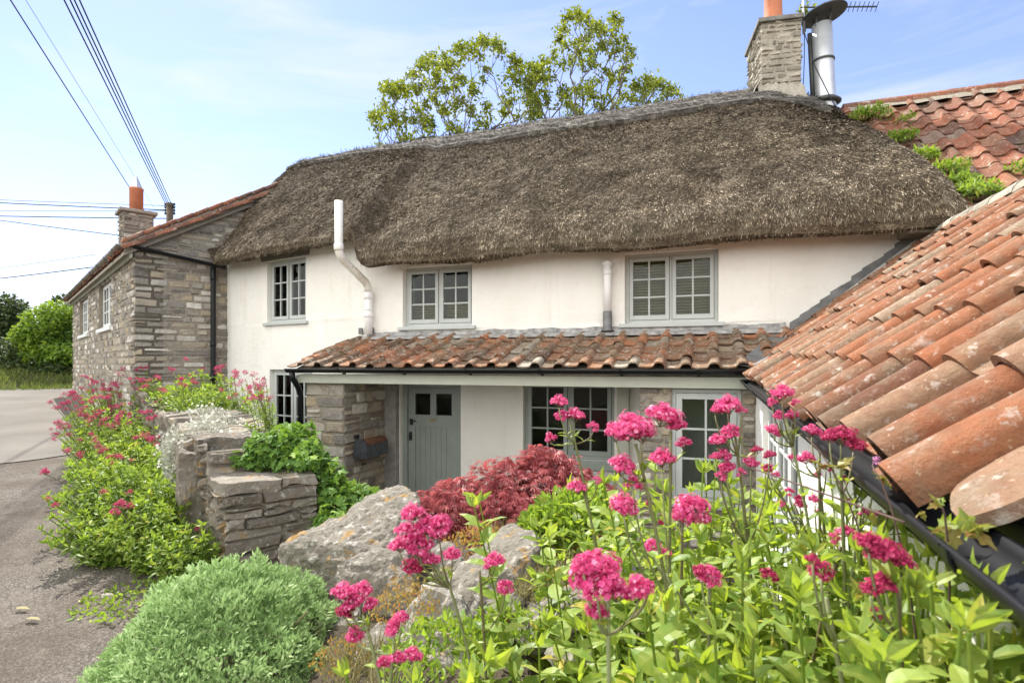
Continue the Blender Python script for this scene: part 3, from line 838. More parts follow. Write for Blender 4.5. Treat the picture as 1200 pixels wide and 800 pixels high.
xs = [TX0 + e for e in ex] + list(np.linspace(TX0 + .28, TX1 - .28, 190)) + [TX1 - e for e in ex[::-1]]
NT = 84
P = thatch_grid(xs, NT); N, DT, DX = grid_normals(P)
if N[len(xs) // 2, NT // 2, 2] < 0: N = -N
P = P - N * (verge(xs, .26) * np.where(np.array(xs) > 0, .55, 1.0))[:, None, None]
def rake(P):                                # the right-hand verge leans in towards the ridge
    P[..., 0] -= .50 * sstep(.9, 2.4, P[..., 0]) * np.clip((P[..., 2] - 1.55) / 2.0, 0, 1)
    return P
P = rake(P)
D = np.zeros(P.shape[:2])
for i in range(P.shape[0]):
    for j in range(P.shape[1]):
        q = P[i, j]
        D[i, j] = .035 * fbm(q, .8, 2) + .014 * fbm(q, 3.2, 2) + .011 * fbm(q, 10, 2)
TH = P + N * D[..., None]
mb = MB(); nx = len(xs); V = TH.reshape(-1, 3)
i, j = np.meshgrid(np.arange(nx - 1), np.arange(NT - 1), indexing='ij'); a = (i * NT + j).ravel()
mb.add(V, np.stack([a, a + NT, a + NT + 1, a + 1], -1), np.clip(RNG.normal(.28, .03, len(a)), 0, 1))
for k in (0, -1):           # the cut ends: the coat turned in on itself
    q = TH[k] - N[k] * (.22 * np.clip((np.arange(NT) - 12) / 6, 0, 1))[:, None]; mb.add(np.concatenate([TH[k], q]), [(j, j + 1, NT + j + 1, NT + j) for j in range(NT - 1)], .2)
# straw ends: short stubs lying down the slope and lifting out of it
def straw(n, jlo, jhi, ln, lift, side, wd):
    I = RNG.random(n) * (nx - 1.001); J = jlo + RNG.random(n) * (jhi - jlo)
    i0 = I.astype(int); j0 = J.astype(int); fi = (I - i0)[:, None]; fj = (J - j0)[:, None]
    B = TH[i0, j0] * (1 - fi) * (1 - fj) + TH[i0 + 1, j0] * fi * (1 - fj) + TH[i0, j0 + 1] * (1 - fi) * fj + TH[i0 + 1, j0 + 1] * fi * fj
    n_ = N[i0, j0]; d = -DT[i0, j0]; sx = DX[i0, j0]
    cl = np.array([mn.noise(Vector(b * 2.6)) for b in B])
    d = d + sx * (RNG.normal(0, side, n) + cl * .35)[:, None] + n_ * (lift * (.5 + RNG.random(n)))[:, None]
    M = basis(d, n_ + rdir(n) * .5)
    L = ln * (.5 + RNG.random(n)); W = wd * (.6 + .8 * RNG.random(n))
    TV = np.array([(0, -.5, 0), (0, .5, 0), (1, .4, 0), (1, -.4, 0)]); M = M * np.stack([L, W, np.ones(n)], -1)[:, None, :]
    r = np.clip(.38 + .22 * cl + RNG.normal(0, .31, n), 0, 1)
    mb.inst(TV, [np.array([(0, 1, 2, 3)])], M, B - d * .01, r)
straw(270000, 5, 52, .046, .26, .38, .0075)
thatch = mb.build('thatch_roof', MT['thatch'], cottage)
# ridge band
xr = list(np.linspace(TX0 + .12, TX1 - .35, 150))
Pf = thatch_grid(xr, 40, lo=.47, hi=.72); Nn, Dt, Dx = grid_normals(Pf)
if Nn[70, 20, 2] < 0: Nn = -Nn
off = .045 - verge(xr, .26)[:, None] + np.zeros((1, 40)); off[:, 0] = -.06 - verge(xr, .26); off[:, -1] = -.06 - verge(xr, .26)
for i in range(len(xr)):
    for j in range(1, 39): off[i, j] += .03 * fbm(Pf[i, j], 3, 2) + .012 * math.sin(j * 1.3 + .4 * math.sin(xr[i] * 5))
Pf = Pf + Nn * off[..., None]
Pf = rake(Pf)
mb = MB(); i, j = np.meshgrid(np.arange(149), np.arange(39), indexing='ij'); a = (i * 40 + j).ravel()
mb.add(Pf.reshape(-1, 3), np.stack([a, a + 40, a + 41, a + 1], -1), np.clip(RNG.normal(.45, .2, len(a)), 0, 1))
n = 16000; I = RNG.random(n) * 148; J = 1 + RNG.random(n) * 36; i0, j0 = I.astype(int), J.astype(int)
B = Pf[i0, j0] + (Pf[i0 + 1, j0] - Pf[i0, j0]) * (I - i0)[:, None] + (Pf[i0, j0 + 1] - Pf[i0, j0]) * (J - j0)[:, None]
d = Dx[i0, j0] * np.where(RNG.random(n) < .6, 1, .2)[:, None] - Dt[i0, j0] * .5 + Nn[i0, j0] * (.12 * RNG.random(n))[:, None] + rdir(n) * .25
M = basis(d, Nn[i0, j0]) * np.stack([.10 * (.5 + RNG.random(n)), .008 * np.ones(n), np.ones(n)], -1)[:, None, :]
mb.inst(np.array([(0, -.5, 0), (0, .5, 0), (1, .4, 0), (1, -.4, 0)]), [np.array([(0, 1, 2, 3)])], M, B + Nn[i0, j0] * .004, RNG.random(n))
mb.build('ridge_band', MT['ridge'], cottage)

# ---------------- stone chimney with its pot
ca = math.radians(8); CU = np.array([math.cos(ca), math.sin(ca), 0]); CN = np.array([math.sin(ca), -math.cos(ca), 0])
CW, CD, CZ0, CZ1 = .535, .86, 3.2, 4.99
CO = np.array([.79, 8.78, 0]); F1 = Fr(CO, CU, CN); F2 = Fr(CO - CN * CD, -(-CN) * 1.0, -CU)
F2 = Fr(CO - CN * CD, CN, -CU); F3 = Fr(CO + CU * CW, -CN, CU)
mb = MB(); mb.box(F1, 0, CW, CZ0, CZ1, -CD, 0, mi=1)
stones(mb, F1, CZ0, CZ1, lambda v: [(-.012, CW + .012)], h=(.055, .10), l=(.09, .22), prot=.016)
stones(mb, F2, CZ0, CZ1, lambda v: [(0, CD)], h=(.055, .10), l=(.1, .24), prot=.016)
stones(mb, F3, CZ0, CZ1, lambda v: [(0, CD)], h=(.055, .10), l=(.1, .24), prot=.016)
chim = mb.build('chimney', [MT['pale_stone'], MT['pale_mortar']], cottage)
mb = MB(); mb.box(F1, -.05, CW + .03, CZ1, CZ1 + .065, -CD - .05, .05); mb.build('chimney_cap', MT['old_oak'], chim, bevel=.01)
mb = MB(); cc = F1.p(CW * .42, 0, -CD * .3); mb.lathe((cc[0], cc[1], CZ1 + .06), [(.15, 0), (.145, .1), (.13, .15), (.125, .35), (.12, .75), (.14, .77), (.14, .82), (.115, .83), (.10, .8)], 24); mb.build('chimney_pot', MT['terracotta'], chim, smooth=True)
mb = MB(); us = np.linspace(-.06, CW + .04, 22); V = []
for k, u in enumerate(us):
    hgt = 3.98 + .02 * math.sin(k * 1.7) - .12 * max(0, (u - .2)) * 1.2
    V += [F1.p(u, hgt + .10, .028), F1.p(u, hgt - .03, .10), F1.p(u, hgt - .16, .20), F1.p(u, hgt - .3, .24)]
mb.add(V, [(i * 4 + j, i * 4 + 4 + j, i * 4 + 5 + j, i * 4 + 1 + j) for i in range(21) for j in range(3)]); 
V = []
for k, u in enumerate(np.linspace(-.1, CD, 14)):
    hgt = 4.05 + .02 * math.sin(k * 1.7)
    V += [F2.p(CD - u, hgt + .09, .028), F2.p(CD - u, hgt - .02, .09), F2.p(CD - u, hgt - .18, .16)]
mb.add(V, [(i * 3 + j, i * 3 + 1 + j, i * 3 + 4 + j, i * 3 + 3 + j) for i in range(13) for j in range(2)])
mb.build('chimney_flaunching', MT['pale_mortar'], chim, smooth=True)
# steel flue
fl0 = at(968, 128, 7.95); fl1 = at(963, 30, 7.95)
mb = MB(); ax = (fl1 - fl0); H = np.linalg.norm(ax); ax = ax / H
mb.tube([fl0 - ax * .35, fl0 + ax * .04, fl1], .135, 24); flue = mb.build('flue', MT['galvanised'], cottage, smooth=True)
mb = MB(); mb.lathe(fl0 + ax * .08, [(.15, -.02), (.20, 0), (.20, .02), (.14, .07)], 24); mb.build('storm_collar', MT['dark_metal'], flue, smooth=True)
mb = MB(); mb.lathe(fl0 + ax * H * .56, [(.137, 0), (.145, .003), (.145, .03), (.137, .033)], 24); mb.build('flue_band', MT['dark_metal'], flue, smooth=True)
mb = MB(); tl = np.array(Matrix.Rotation(math.radians(9), 3, 'Y')); tl = np.array(Matrix.Rotation(math.radians(-9), 3, Vector((.0, 1, 0)))); mb.lathe(fl1 + np.array([.03, 0, .145]), [(.27, -.01), (.30, 0), (.29, .02), (.16, .06), (.02, .075)], 28, tilt=tl)
for k in range(4):
    t = PI / 4 + PI / 2 * k; q = np.array([math.cos(t) * .125, math.sin(t) * .125, 0]); mb.tube([fl1 + q + np.array([0, 0, -.05]), fl1 + q + np.array([.01, 0, .16])], .012, 6)
mb.build('flue_cowl', MT['dark_metal'], flue, smooth=False)
mb = MB(); q = fl0 + np.array([-.155, .02, -.1]); mb.tube([q, q + ax * (H + .02)], .03, 8); mb.build('flue_dark_strip', MT['dark_metal'], flue, smooth=True)  # dark tube standing in for the reflected strip on the flue's left edge

# stepped lead where the wing roof meets the wall
mb = MB(); k = 0; q = .90
while q < 2.14:
    z = .40 + (q - .90) * .8; w = .10
    n0 = .004 + .002 * (k % 2); hh = .055 + random.uniform(-.012, .012); V = [FX.p(a, zz, n) for n in (n0, n0 + .008) for (a, zz) in ((q, z - .05), (q + w + .02, z - .05 + .096), (q + w + .02, z + hh + .075), (q, z + hh))]
    mb.add(V, [(0, 1, 2, 3), (7, 6, 5, 4), (0, 4, 5, 1), (1, 5, 6, 2), (2, 6, 7, 3), (3, 7, 4, 0)]); q += w; k += 1
V = []
for q in np.linspace(.86, 2.16, 20):
    z = wing_z(q) + .04; V += [(q, YF - .014, z + .05), (q, YF - .09, z + .02), (q, YF - .20, z + .012 + .006 * math.sin(q * 17))]
mb.add(V, [(i * 3 + j, i * 3 + 1 + j, i * 3 + 4 + j, i * 3 + 3 + j) for i in range(19) for j in range(2)])
mb.build('stepped_flashing', MT['lead'], cottage)
# ================================================================== THE WING ON THE RIGHT
wing = thing('side_wing', 'white single storey wing with a long orange pantiled roof beside the camera', 'outbuilding', (1.4, 3, FLOOR))
YN = -.7
FWg = Fr((XW, 0, 0), (0, -1, 0), (-1, 0, 0))          # wing wall, looking at it u runs towards the camera
ww = (-(5.16), -(3.25), -1.42, -.31)
wall(FWg, -6.78, -YN, FLOOR, -.20, [ww], 'wing_wall', MT['render'], wing, amp=.006)
mb = MB(); mb.box(B0, XW + .34, 4.0, FLOOR, -.2, YN, YN + .3); mb.box(B0, 4.0, 4.3, FLOOR, -.2, YN, 6.78); mb.box(B0, 2.4, 4.0, FLOOR, 1.0, 6.6, 6.78); mb.box(B0, 1.75, 1.8, FLOOR, -.1, YN + .3, 6.3)
mb.build('wing_rear_wall', MT['render'], wing)
window(wing, FWg, *ww, rec=.05, ncase=3, cols=2, rows=4, paint='pale_paint', sillw=.05)
SW = np.array([1, 0, .757]); SW /= np.linalg.norm(SW)
mb = MB(); TWW = .248
nc = int((6.86 - YN) / TWW)
WA = np.array([-.004, -1, -.024]); WA /= np.linalg.norm(WA)
pantiles(mb, (.385, 6.80, -.090), WA, SW, nc, 8, TWW, .296, .37, .018, keep=lambda p: not (p[1] < 1.16 and p[0] < .56) and not (p[1] > 5.5 and p[2] < lean_z(p[1]) - .03) and p[1] > YN and p[1] < 6.78, n=18, m=4, jit=1.5, Aamp=.046)
mb.build('wing_roof_tiles', MT['tile'], wing, smooth=True)
mb = MB(); V = []
for y in (YN, 6.75): V += [(.45, y, wing_z(.45, y) - .03), (2.25, y, wing_z(2.25, y) - .03), (4.05, y, wing_z(.45, y) - .03), (.45, y, wing_z(.45, y) - .08), (2.25, y, wing_z(2.25, y) - .09), (4.05, y, wing_z(.45, y) - .08)]
mb.add(V, [(0, 1, 7, 6), (1, 2, 8, 7), (3, 9, 10, 4), (4, 10, 11, 5), (0, 6, 9, 3), (2, 5, 11, 8)]); 
mb.add([(.45, YN + .01, -.15), (4.05, YN + .01, -.15), (2.25, YN + .01, wing_z(2.25, YN) - .1)], [(0, 1, 2)])
mb.build('wing_roof_boards', MT['soffit'], wing)
# ridge of pale bedded tiles
mb = MB(); y = 6.78
while y > YN:
    L = .36; V = []
    for q in (0, L - .01):
        for r in (.13, .105):
            for k in range(9):
                t = PI * k / 8; V.append((2.27 + math.cos(t) * r * 1.15, y - q, 1.285 + (y - 5.6) * .024 + math.sin(t) * r * .8 - .02 + random.uniform(-.004, .004)))
    F = []
    for k in range(8): F += [(k, k + 1, 19 + k, 18 + k), (k, 9 + k, 10 + k, k + 1), (18 + k, 19 + k, 28 + k, 27 + k)]
    F += [(0, 18, 27, 9), (8, 17, 35, 26)]
    mb.add(V, F, random.random()); y -= L
V = []
for q in np.linspace(YN, 6.78, 60):
    V += [(2.16 + .015 * math.sin(q * 8), q, wing_z(2.16, q) + .07), (2.07 + .02 * math.sin(q * 11), q, wing_z(2.07, q) + .045)]
mb.add(V, [(2 * i, 2 * i + 1, 2 * i + 3, 2 * i + 2) for i in range(59)], .5)
mb.build('wing_ridge', MT['pale_stone'], wing)
mb = MB(); gutter(mb, (.362, 5.62, -.150), (.340, YN, -.268), .096, t=.005); wg = mb.build('wing_gutter', MT['black_plastic'], wing, smooth=True)
for y in (4.9, 4.0, 3.1, 2.2, 1.4, .86):
    mb = MB(); f = (y - YN) / (5.62 - YN); c = np.array([.340 + .022 * f, y, -.268 + .118 * f]); bracket(mb, c, (0, 1, 0), .107, .028); mb.build('gutter_bracket', MT['black_plastic'], wg)
mb = MB(); V = [(x, y, z + (y - 5.6) * .022) for y in (YN, 5.75) for z in (-.27, -.12) for x in (.415, .47)]; mb.add(V, BOXF); mb.build('fascia', MT['black_plastic'], wing, bevel=.004)
# valley between the porch roof and the wing roof
mb = MB(); V = []
for q in np.linspace(0, 1, 24):
    x = .40 + .50 * q; y = 5.55 + 1.23 * q; z = .5 * (wing_z(x) + lean_z(y)) + .045
    V += [(x - .12, y + .02, z + .02), (x, y, z - .004), (x + .12, y - .03, z + .055)]
mb.add(V, [(i * 3 + j, i * 3 + 1 + j, i * 3 + 4 + j, i * 3 + 3 + j) for i in range(23) for j in range(2)]); mb.build('valley_lead', MT['lead'], wing, smooth=True)
# loose stone slate bedded at the near eave
slab = MB(); c = at(1206, 560, .80)
ang = np.linspace(0, 2 * PI, 20, endpoint=False); out = [(math.cos(t) * .115 * (1 + .10 * math.sin(3 * t + .4)), math.sin(t) * .092 * (1 + .08 * math.cos(2 * t))) for t in ang]
UX, UY, UN = SW, np.array([0, -1, 0.0]), np.cross(np.array([0, -1, 0.0]), -SW); UN = UN if UN[2] > 0 else -UN
V = [c + UX * a + UY * b + UN * (-.008) for a, b in out] + [c + UX * a * .98 + UY * b * .98 + UN * .014 for a, b in out] + [c + UX * a * .6 + UY * b * .6 + UN * (.02 + random.uniform(-.003, .003)) for a, b in out] + [c + UN * .021]
F = [tuple(range(20))[::-1]] + [(i, (i + 1) % 20, 20 + (i + 1) % 20, 20 + i) for i in range(20)] + [(20 + i, 20 + (i + 1) % 20, 40 + (i + 1) % 20, 40 + i) for i in range(20)] + [(40 + i, 40 + (i + 1) % 20, 60) for i in range(20)]
slab.add(V, F, .9); slab.build('eave_slab', MT['tile'], wing)

# ================================================================== TILED HOUSE BEHIND, RIGHT
nh = thing('tiled_house', 'house adjoining the thatch with an old red pantiled roof and ferny weeds', 'house', (5, 9, FLOOR))
SR = np.array([0, 1, .84]); SR /= np.linalg.norm(SR)
def back_z(y): return 3.70 - (9.1 - y) * .84
mb = MB(); g = .27; rows = int(math.hypot(2.75, 2.75 * .84) / g)
pantiles(mb, (1.72, 6.38, back_z(6.38)), (1, 0, 0), SR, 26, rows + 1, .25, g, .34, .017, keep=lambda p: p[1] < 9.08, n=10, m=2, jit=1.5, Aamp=.040)
mb.build('house_roof', MT['old_tile'], nh, smooth=True)
mb = MB(); x = 1.9
while x < 8.2:
    V = []
    for q in (0, .42):
        for k in range(7):
            t = PI * k / 6; V.append((x + q, 9.12 + math.cos(t) * .13, 3.66 + math.sin(t) * .115 + random.uniform(-.006, .006)))
    mb.add(V, [(k, k + 1, 8 + k, 7 + k) for k in range(6)] + [tuple(range(7)), tuple(range(13, 6, -1))], random.random()); x += .42
mb.build('ridge_tiles', MT['old_tile'], nh)
mb = MB(); V = [(x, y, back_z(y) + .055 + random.uniform(-.01, .01)) for x in np.linspace(1.9, 8.2, 60) for y in (8.99, 8.87)]
mb.add(V, [(2 * i, 2 * i + 1, 2 * i + 3, 2 * i + 2) for i in range(59)]); mb.build('ridge_mortar', MT['mortar'], nh)
mb = MB(); mb.add([(1.92, 6.45, 1.40), (8.2, 6.45, 1.40), (8.2, 9.1, 3.62), (1.92, 9.1, 3.62), (8.2, 11.75, 1.4), (1.92, 11.75, 1.4), (1.92, 6.45, 1.3), (8.2, 6.45, 1.3), (8.2, 11.75, 1.3), (1.92, 11.75, 1.3)], [(0, 1, 2, 3), (3, 2, 4, 5), (0, 6, 7, 1), (6, 9, 8, 7), (0, 3, 5, 9, 6), (1, 7, 8, 4, 2)]); mb.build('roof_boards', MT['soffit'], nh)
mb = MB(); mb.box(B0, 2.37, 8.1, FLOOR, 1.5, 6.85, 7.2); mb.box(B0, 2.37, 8.1, FLOOR, 1.5, 11.3, 11.6); mb.box(B0, 7.8, 8.1, FLOOR, 1.5, 7.2, 11.3); mb.build('house_wall', MT['render'], nh)

# ================================================================== STONE HOUSE, LEFT
C = np.array([-8.69, 6.30, 0]); US = np.array([.888, -.459, 0]); NS = np.array([-.459, -.888, 0])
FS = Fr(C, US, NS); FG = Fr(C, -NS, US)                # side wall (u from -9.9 to 0), gable end (u from 0 to 6)
sh = thing('stone_house', 'grey rubble stone house with white windows on the lane left of the thatch', 'house', (-13, 9, -1))
ZE, PS = 1.90, .60
LEN, HW = 9.9, 3.2
wA = (lambda r: r)(uvrect(FS, 116, 130.5, 330, 384)); wB = uvrect(FS, 93.5, 103.5, 349, 392)
B_ = Fr((0, 0, 0), (1, 0, 0), (0, 1, 0))
mb = MB()
def cellwall(mb, fr, u0, u1, v0, v1, holes, n0, n1, mi):
    us = sorted({u0, u1, *[x for h in holes for x in h[:2]]}); vs = sorted({v0, v1, *[x for h in holes for x in h[2:]]})
    for a, b in zip(us[:-1], us[1:]):
        for c, d in zip(vs[:-1], vs[1:]):
            if any(h[0] < (a + b) / 2 < h[1] and h[2] < (c + d) / 2 < h[3] for h in holes): continue
            mb.box(fr, a, b, c, d, n0, n1, mi=mi)
cellwall(mb, FS, -LEN, 0, -2.3, ZE, [wA, wB], -.4, 0, 1)
def side_ints(v):
    i = [(-LEN, .014)]
    for w in (wA, wB):
        if w[2] - .06 < v < w[3] + .02: i = split_ints(i, w[0] - .005, w[1] + .005)
    return i
stones(mb, FS, -1.9, ZE, side_ints, h=(.095, .15), l=(.16, .40), prot=.008)
sw = mb.build('side_wall', [MT['stone_house'], MT['mortar']], sh)
mb = MB(); gv = [FG.p(0.0, -2.3, 0), FG.p(2 * HW, -2.3, 0), FG.p(2 * HW, ZE, 0), FG.p(HW, ZE + PS * HW, 0), FG.p(0.0, ZE, 0)]
mb.add(gv + [x - US * .4 for x in gv], [(0, 1, 2, 3, 4), (9, 8, 7, 6, 5)] + [(i, i + 5, (i + 1) % 5 + 5, (i + 1) % 5) for i in range(5)], mi=1)
def gable_ints(v):
    a = -.014 if v < ZE else (v - ZE) / PS + .03
    return [(a, 2.6)] if a < 2.55 else []
stones(mb, FG, -1.9, 3.3, gable_ints, h=(.09, .135), l=(.17, .40), prot=.009)
mb.build('gable_wall', [MT['stone'], MT['mortar']], sh)
mb = MB(); mb.box(FG, 2 * HW - .3, 2 * HW, -2, ZE, -LEN, -.4); mb.box(FG, .4, 2 * HW - .3, -2, ZE, -LEN, -LEN + .3); mb.build('rear_wall', MT['stone'], sh)
window(sh, FS, *wA, rec=.08, ncase=2, cols=2, rows=3, paint='pale_paint', curtain=True, sillw=.08); window(sh, FS, *wB, rec=.08, ncase=2, cols=2, rows=3, paint='pale_paint', curtain=True, sillw=.08)
# roof
mb = MB(); SS = (-NS) * 1.0 + ZV * PS; SS = SS / np.linalg.norm(SS)
pantiles(mb, FS.p(-LEN - .1, ZE + .02, .20) - ZV * .2 * PS, US, SS, 40, 14, .255, .27, .34, .017, n=8, m=2, jit=1.3)
mb.build('house_roof', MT['old_tile'], sh)
mb = MB(); e0 = .16
V = []
for u in (-LEN - .1, .10):
    for (n, dz) in ((e0, 0), (-HW, 0), (-2 * HW - .2, 0)):
        hgt = ZE + PS * (-n if n > -HW else 2 * HW + n) - .03; V += [FS.p(u, hgt, n), FS.p(u, hgt - .06, n)]
mb.add(V, [(0, 6, 8, 2), (2, 8, 10, 4), (1, 3, 9, 7), (3, 5, 11, 9), (0, 1, 7, 6), (4, 10, 11, 5), (0, 2, 3, 1), (2, 4, 5, 3), (6, 7, 9, 8), (8, 9, 11, 10)]); mb.build('roof_boards', MT['soffit'], sh)
mb = MB(); V = []
for q in np.linspace(-.15, 2.9, 24):
    h_ = ZE + PS * q + .0; k = .008 * math.sin(q * 9)
    V += [FG.p(q, h_ + .115 + k, .03), FG.p(q, h_ + .105 + k, .135), FG.p(q, h_ - .03 + k, .13), FG.p(q, h_ - .045, .01)]
mb.add(V, [(i * 4 + j, i * 4 + 1 + j, i * 4 + 5 + j, i * 4 + 4 + j) for i in range(23) for j in range(3)] + [(3, 2, 1, 0)]); mb.build('verge_mortar', MT['mortar'], sh)
mb = MB()
q = -.12
while q < 2.8:
    h_ = ZE + PS * q; U1 = (-NS + ZV * PS); U1 /= np.linalg.norm(U1); o = FG.p(q, h_ + .125, .05)
    mb.tube([o - US * .1, o + US * .07], .05, 8, r=random.random()); mb.tube([o + U1 * .0 + US * .06, o + U1 * .27 + US * .06 + ZV * .02], .042, 8, r=random.random()); q += .235
mb.build('verge_tiles', MT['old_tile'], sh, smooth=True)
gz0 = ZE - .02
mb = MB(); gutter(mb, FS.p(-LEN, gz0, .19), FS.p(.14, gz0, .19), .14, t=.005); sg = mb.build('eave_gutter', MT['brown_gutter'], sh, smooth=True)
for u in (-.35, -1.3, -2.3, -3.4, -4.6, -6, -7.6, -9.2):
    mb = MB(); bracket(mb, FS.p(u, gz0, .19), US, .152, .035); mb.build('gutter_bracket', MT['iron'], sg)
mb = MB(); mb.box(FS, -LEN, .05, ZE - .20, ZE - .03, .03, .075); mb.build('fascia', MT['beam_paint'], sh, bevel=.005)
mb = MB(); g0 = FG.p(-.10, gz0 + .02, .10); g1 = FG.p(1.32, 1.72, .10); gutter(mb, g0, g1, .115)
mb.build('gable_gutter', MT['black_plastic'], sh, smooth=True)
dp = FG.uv(250, 400, .10)[0]
mb = MB(); mb.tube([FG.p(dp, 1.68, .10), FG.p(dp, 1.5, .10), FG.p(dp, -.22, .10), FG.p(dp, -.45, .10)], .043, 10); mb.lathe(FG.p(dp, 1.45, .10), [(.043, 0), (.052, .004), (.052, .08), (.043, .084)], 10); mb.lathe(FG.p(dp, .3, .10), [(.043, 0), (.052, .004), (.052, .06), (.043, .064)], 10); mb.lathe(FG.p(dp, -.3, .10), [(.043, 0), (.062, .01), (.062, .11), (.043, .12)], 10)
mb.build('downpipe', MT['black_plastic'], sh, smooth=True)
# its chimney
fc = Fr(FS.p(-2.02, 0, -.06), US, NS); cw, cd, cz0, cz1 = .46, .48, 1.95, 2.80
mb = MB(); mb.box(fc, 0, cw, cz0, cz1, -cd, 0, mi=1)
stones(mb, fc, cz0, cz1, lambda v: [(-.01, cw + .01)], h=(.06, .11), l=(.1, .26), prot=.016)
fc2 = Fr(fc.p(cw, 0, 0), -NS, US); stones(mb, fc2, cz0, cz1, lambda v: [(0, cd)], h=(.06, .11), l=(.1, .26), prot=.016)
ch2 = mb.build('chimney', [MT['stone'], MT['mortar']], sh)
mb = MB(); mb.box(fc, -.06, cw + .06, cz1, cz1 + .06, -cd - .06, .06); mb.build('chimney_cap', MT['stone'], ch2, bevel=.012)
pc = fc.p(cw * .52, cz1 + .05, -cd * .5)
mb = MB(); mb.lathe(pc, [(.112, 0), (.112, .42), (.118, .43), (.118, .46), (.10, .465)], 20); mb.build('chimney_pot', MT['terracotta'], ch2, smooth=True)
mb = MB(); mb.lathe(pc + ZV * .455, [(.105, 0), (.10, .02), (.02, .22), (.012, .25)], 12)
mb.build('pot_cowl', MT['galvanised'], ch2)
mb = MB(); q = fc2.p(.12, cz0 + .18, .14); mb.tube([q, q + ZV * .18], .055, 12); mb.build('flue_stub', MT['galvanised'], ch2, smooth=True)
# ================================================================== LEAF TEMPLATES
LEAF_V = np.array([(0, 0, 0), (.2, 0, .0), (.45, 0, -.02), (.75, 0, -.10), (1, 0, -.22),
                   (.2, .13, .035), (.45, .165, .03), (.75, .10, -.05), (.2, -.13, .035), (.45, -.165, .03), (.75, -.10, -.05)])
LEAF_F = [np.array([(0, 1, 5), (0, 8, 1), (3, 4, 7), (3, 10, 4)]), np.array([(1, 2, 6, 5), (2, 3, 7, 6), (8, 9, 2, 1), (9, 10, 3, 2)])]
DIA_V = np.array([(0, 0, 0), (.45, .22, .05), (1, 0, -.12), (.45, -.22, .05), (.5, 0, -.01)])
DIA_F = [np.array([(0, 4, 1), (4, 2, 1), (0, 3, 4), (3, 2, 4)])]
OVAL_V = np.array([(0, 0, 0), (.25, .24, .04), (.65, .24, .02), (1, 0, -.08), (.65, -.24, .02), (.25, -.24, .04), (.5, 0, -.03)])
OVAL_F = [np.array([(6, 1, 0), (6, 2, 1), (6, 3, 2), (6, 4, 3), (6, 5, 4), (6, 0, 5)])]
IVY_V = np.array([(.08, 0, 0), (-.12, .18, .0), (.02, .52, -.06), (.30, .30, .03), (.50, .44, -.04), (.62, .20, .02), (1, 0, -.12), (.62, -.20, .02), (.50, -.44, -.04), (.30, -.30, .03), (.02, -.52, -.06), (-.12, -.18, 0), (.4, 0, -.02)])
IVY_F = [np.array([(12, i + 1, i) for i in range(11)] + [(12, 0, 11)])]
BLADE_V = np.array([(0, -.5, 0), (0, .5, 0), (.5, .4, .0), (.5, -.4, 0), (1, 0, -.2)])
BLADE_F = [np.array([(0, 1, 2, 3)]), np.array([(3, 2, 4)])]

def scat(mb, T, d, nrm, size, r, tv=LEAF_V, tf=LEAF_F, wide=1.0):
    n = len(T)
    if n == 0: return
    M = basis(d, nrm + rdir(n) * .05); size = np.broadcast_to(size, (n,)); w = np.broadcast_to(wide, (n,))
    M = M * np.stack([size, size * w, size], -1)[:, None, :]
    mb.inst(tv, tf, M, T, np.clip(np.broadcast_to(r, (n,)), 0, 1))

# ---------------- valerian flower heads: domed cymes of tiny five-petalled florets
def make_head(seed, nsub, nflor, mat, detail=True):
    g = np.random.default_rng(seed); mb = MB()
    subs = []
    for k in range(nsub):
        t = 2 * PI * k / max(1, nsub - 1) + g.random() * .6
        if k == 0: c = np.array([0, 0, .42])
        else: c = np.array([math.cos(t) * .58, math.sin(t) * .55, g.uniform(-.28, .22)])
        subs.append((c, g.uniform(.36, .50)))
    P, D, R = [], [], []
    for c, r in subs:
        for _ in range(nflor // nsub):
            v = g.normal(size=3); v[2] = abs(v[2]) * 1.0 - .5; v /= np.linalg.norm(v)
            P.append(c + v * r * np.array([1, 1, .85]) * g.uniform(.62, 1.12)); D.append(v + np.array([0, 0, .25])); R.append(np.clip(g.normal(.5, .28), 0, 1))
        if detail:
            mb.lathe(c - np.array([0, 0, .05]), [(.02, -r * .6), (r * .4, -r * .3), (r * .5, 0), (r * .36, r * .3), (.02, r * .42)], 7, r=.02)
    P, D, R = np.array(P), np.array(D), np.array(R); D /= np.linalg.norm(D, axis=1)[:, None]
    pv, pf = [], []
    npet = 5 if detail else 3
    for k in range(npet):
        t = 2 * PI * k / npet; b = len(pv); c, s = math.cos(t), math.sin(t)
        for (x, y, z) in ((.01, 0, 0), (.07, .045, .02), (.135, 0, .035), (.07, -.045, .02)): pv.append((z, x * c - y * s, x * s + y * c))
        pf.append((b, b + 1, b + 2, b + 3))
    pv = np.array(pv) * (.86 if detail else 1.7); sc = g.uniform(.8, 1.25, len(P))
    M = basis(D, g.normal(size=(len(P), 3))) * sc[:, None, None]
    mb.inst(pv, [np.array(pf)], M, P, R)
    # little stalks gathering the sub-heads below
    for c, r in subs: mb.tube([(0, 0, -.75), c * .5 + np.array([0, 0, -.45]), c - np.array([0, 0, r * .5])], .028, 5, r=.0, mi=1)
    return mb
HEADS = {}
def head_meshes():
    for key, mat, n, ns in (('petal', 'petal', 430, 8), ('dark', 'dark_petal', 330, 7), ('pale', 'pale_petal', 40, 3), ('far', 'petal', 42, 5), ('fardark', 'dark_petal', 40, 5), ('small', 'petal', 200, 4)):
        L = []
        for k in range(4 if key in ('petal', 'far') else 3):
            mb = make_head(100 + 7 * k + len(key), ns, n, mat, detail=not key.startswith('far'))
            o = mk('flower_head', mb, [MT[mat], MT['pale_stem']]); L.append(o.data); bpy.data.objects.remove(o)
        HEADS[key] = L
head_meshes()
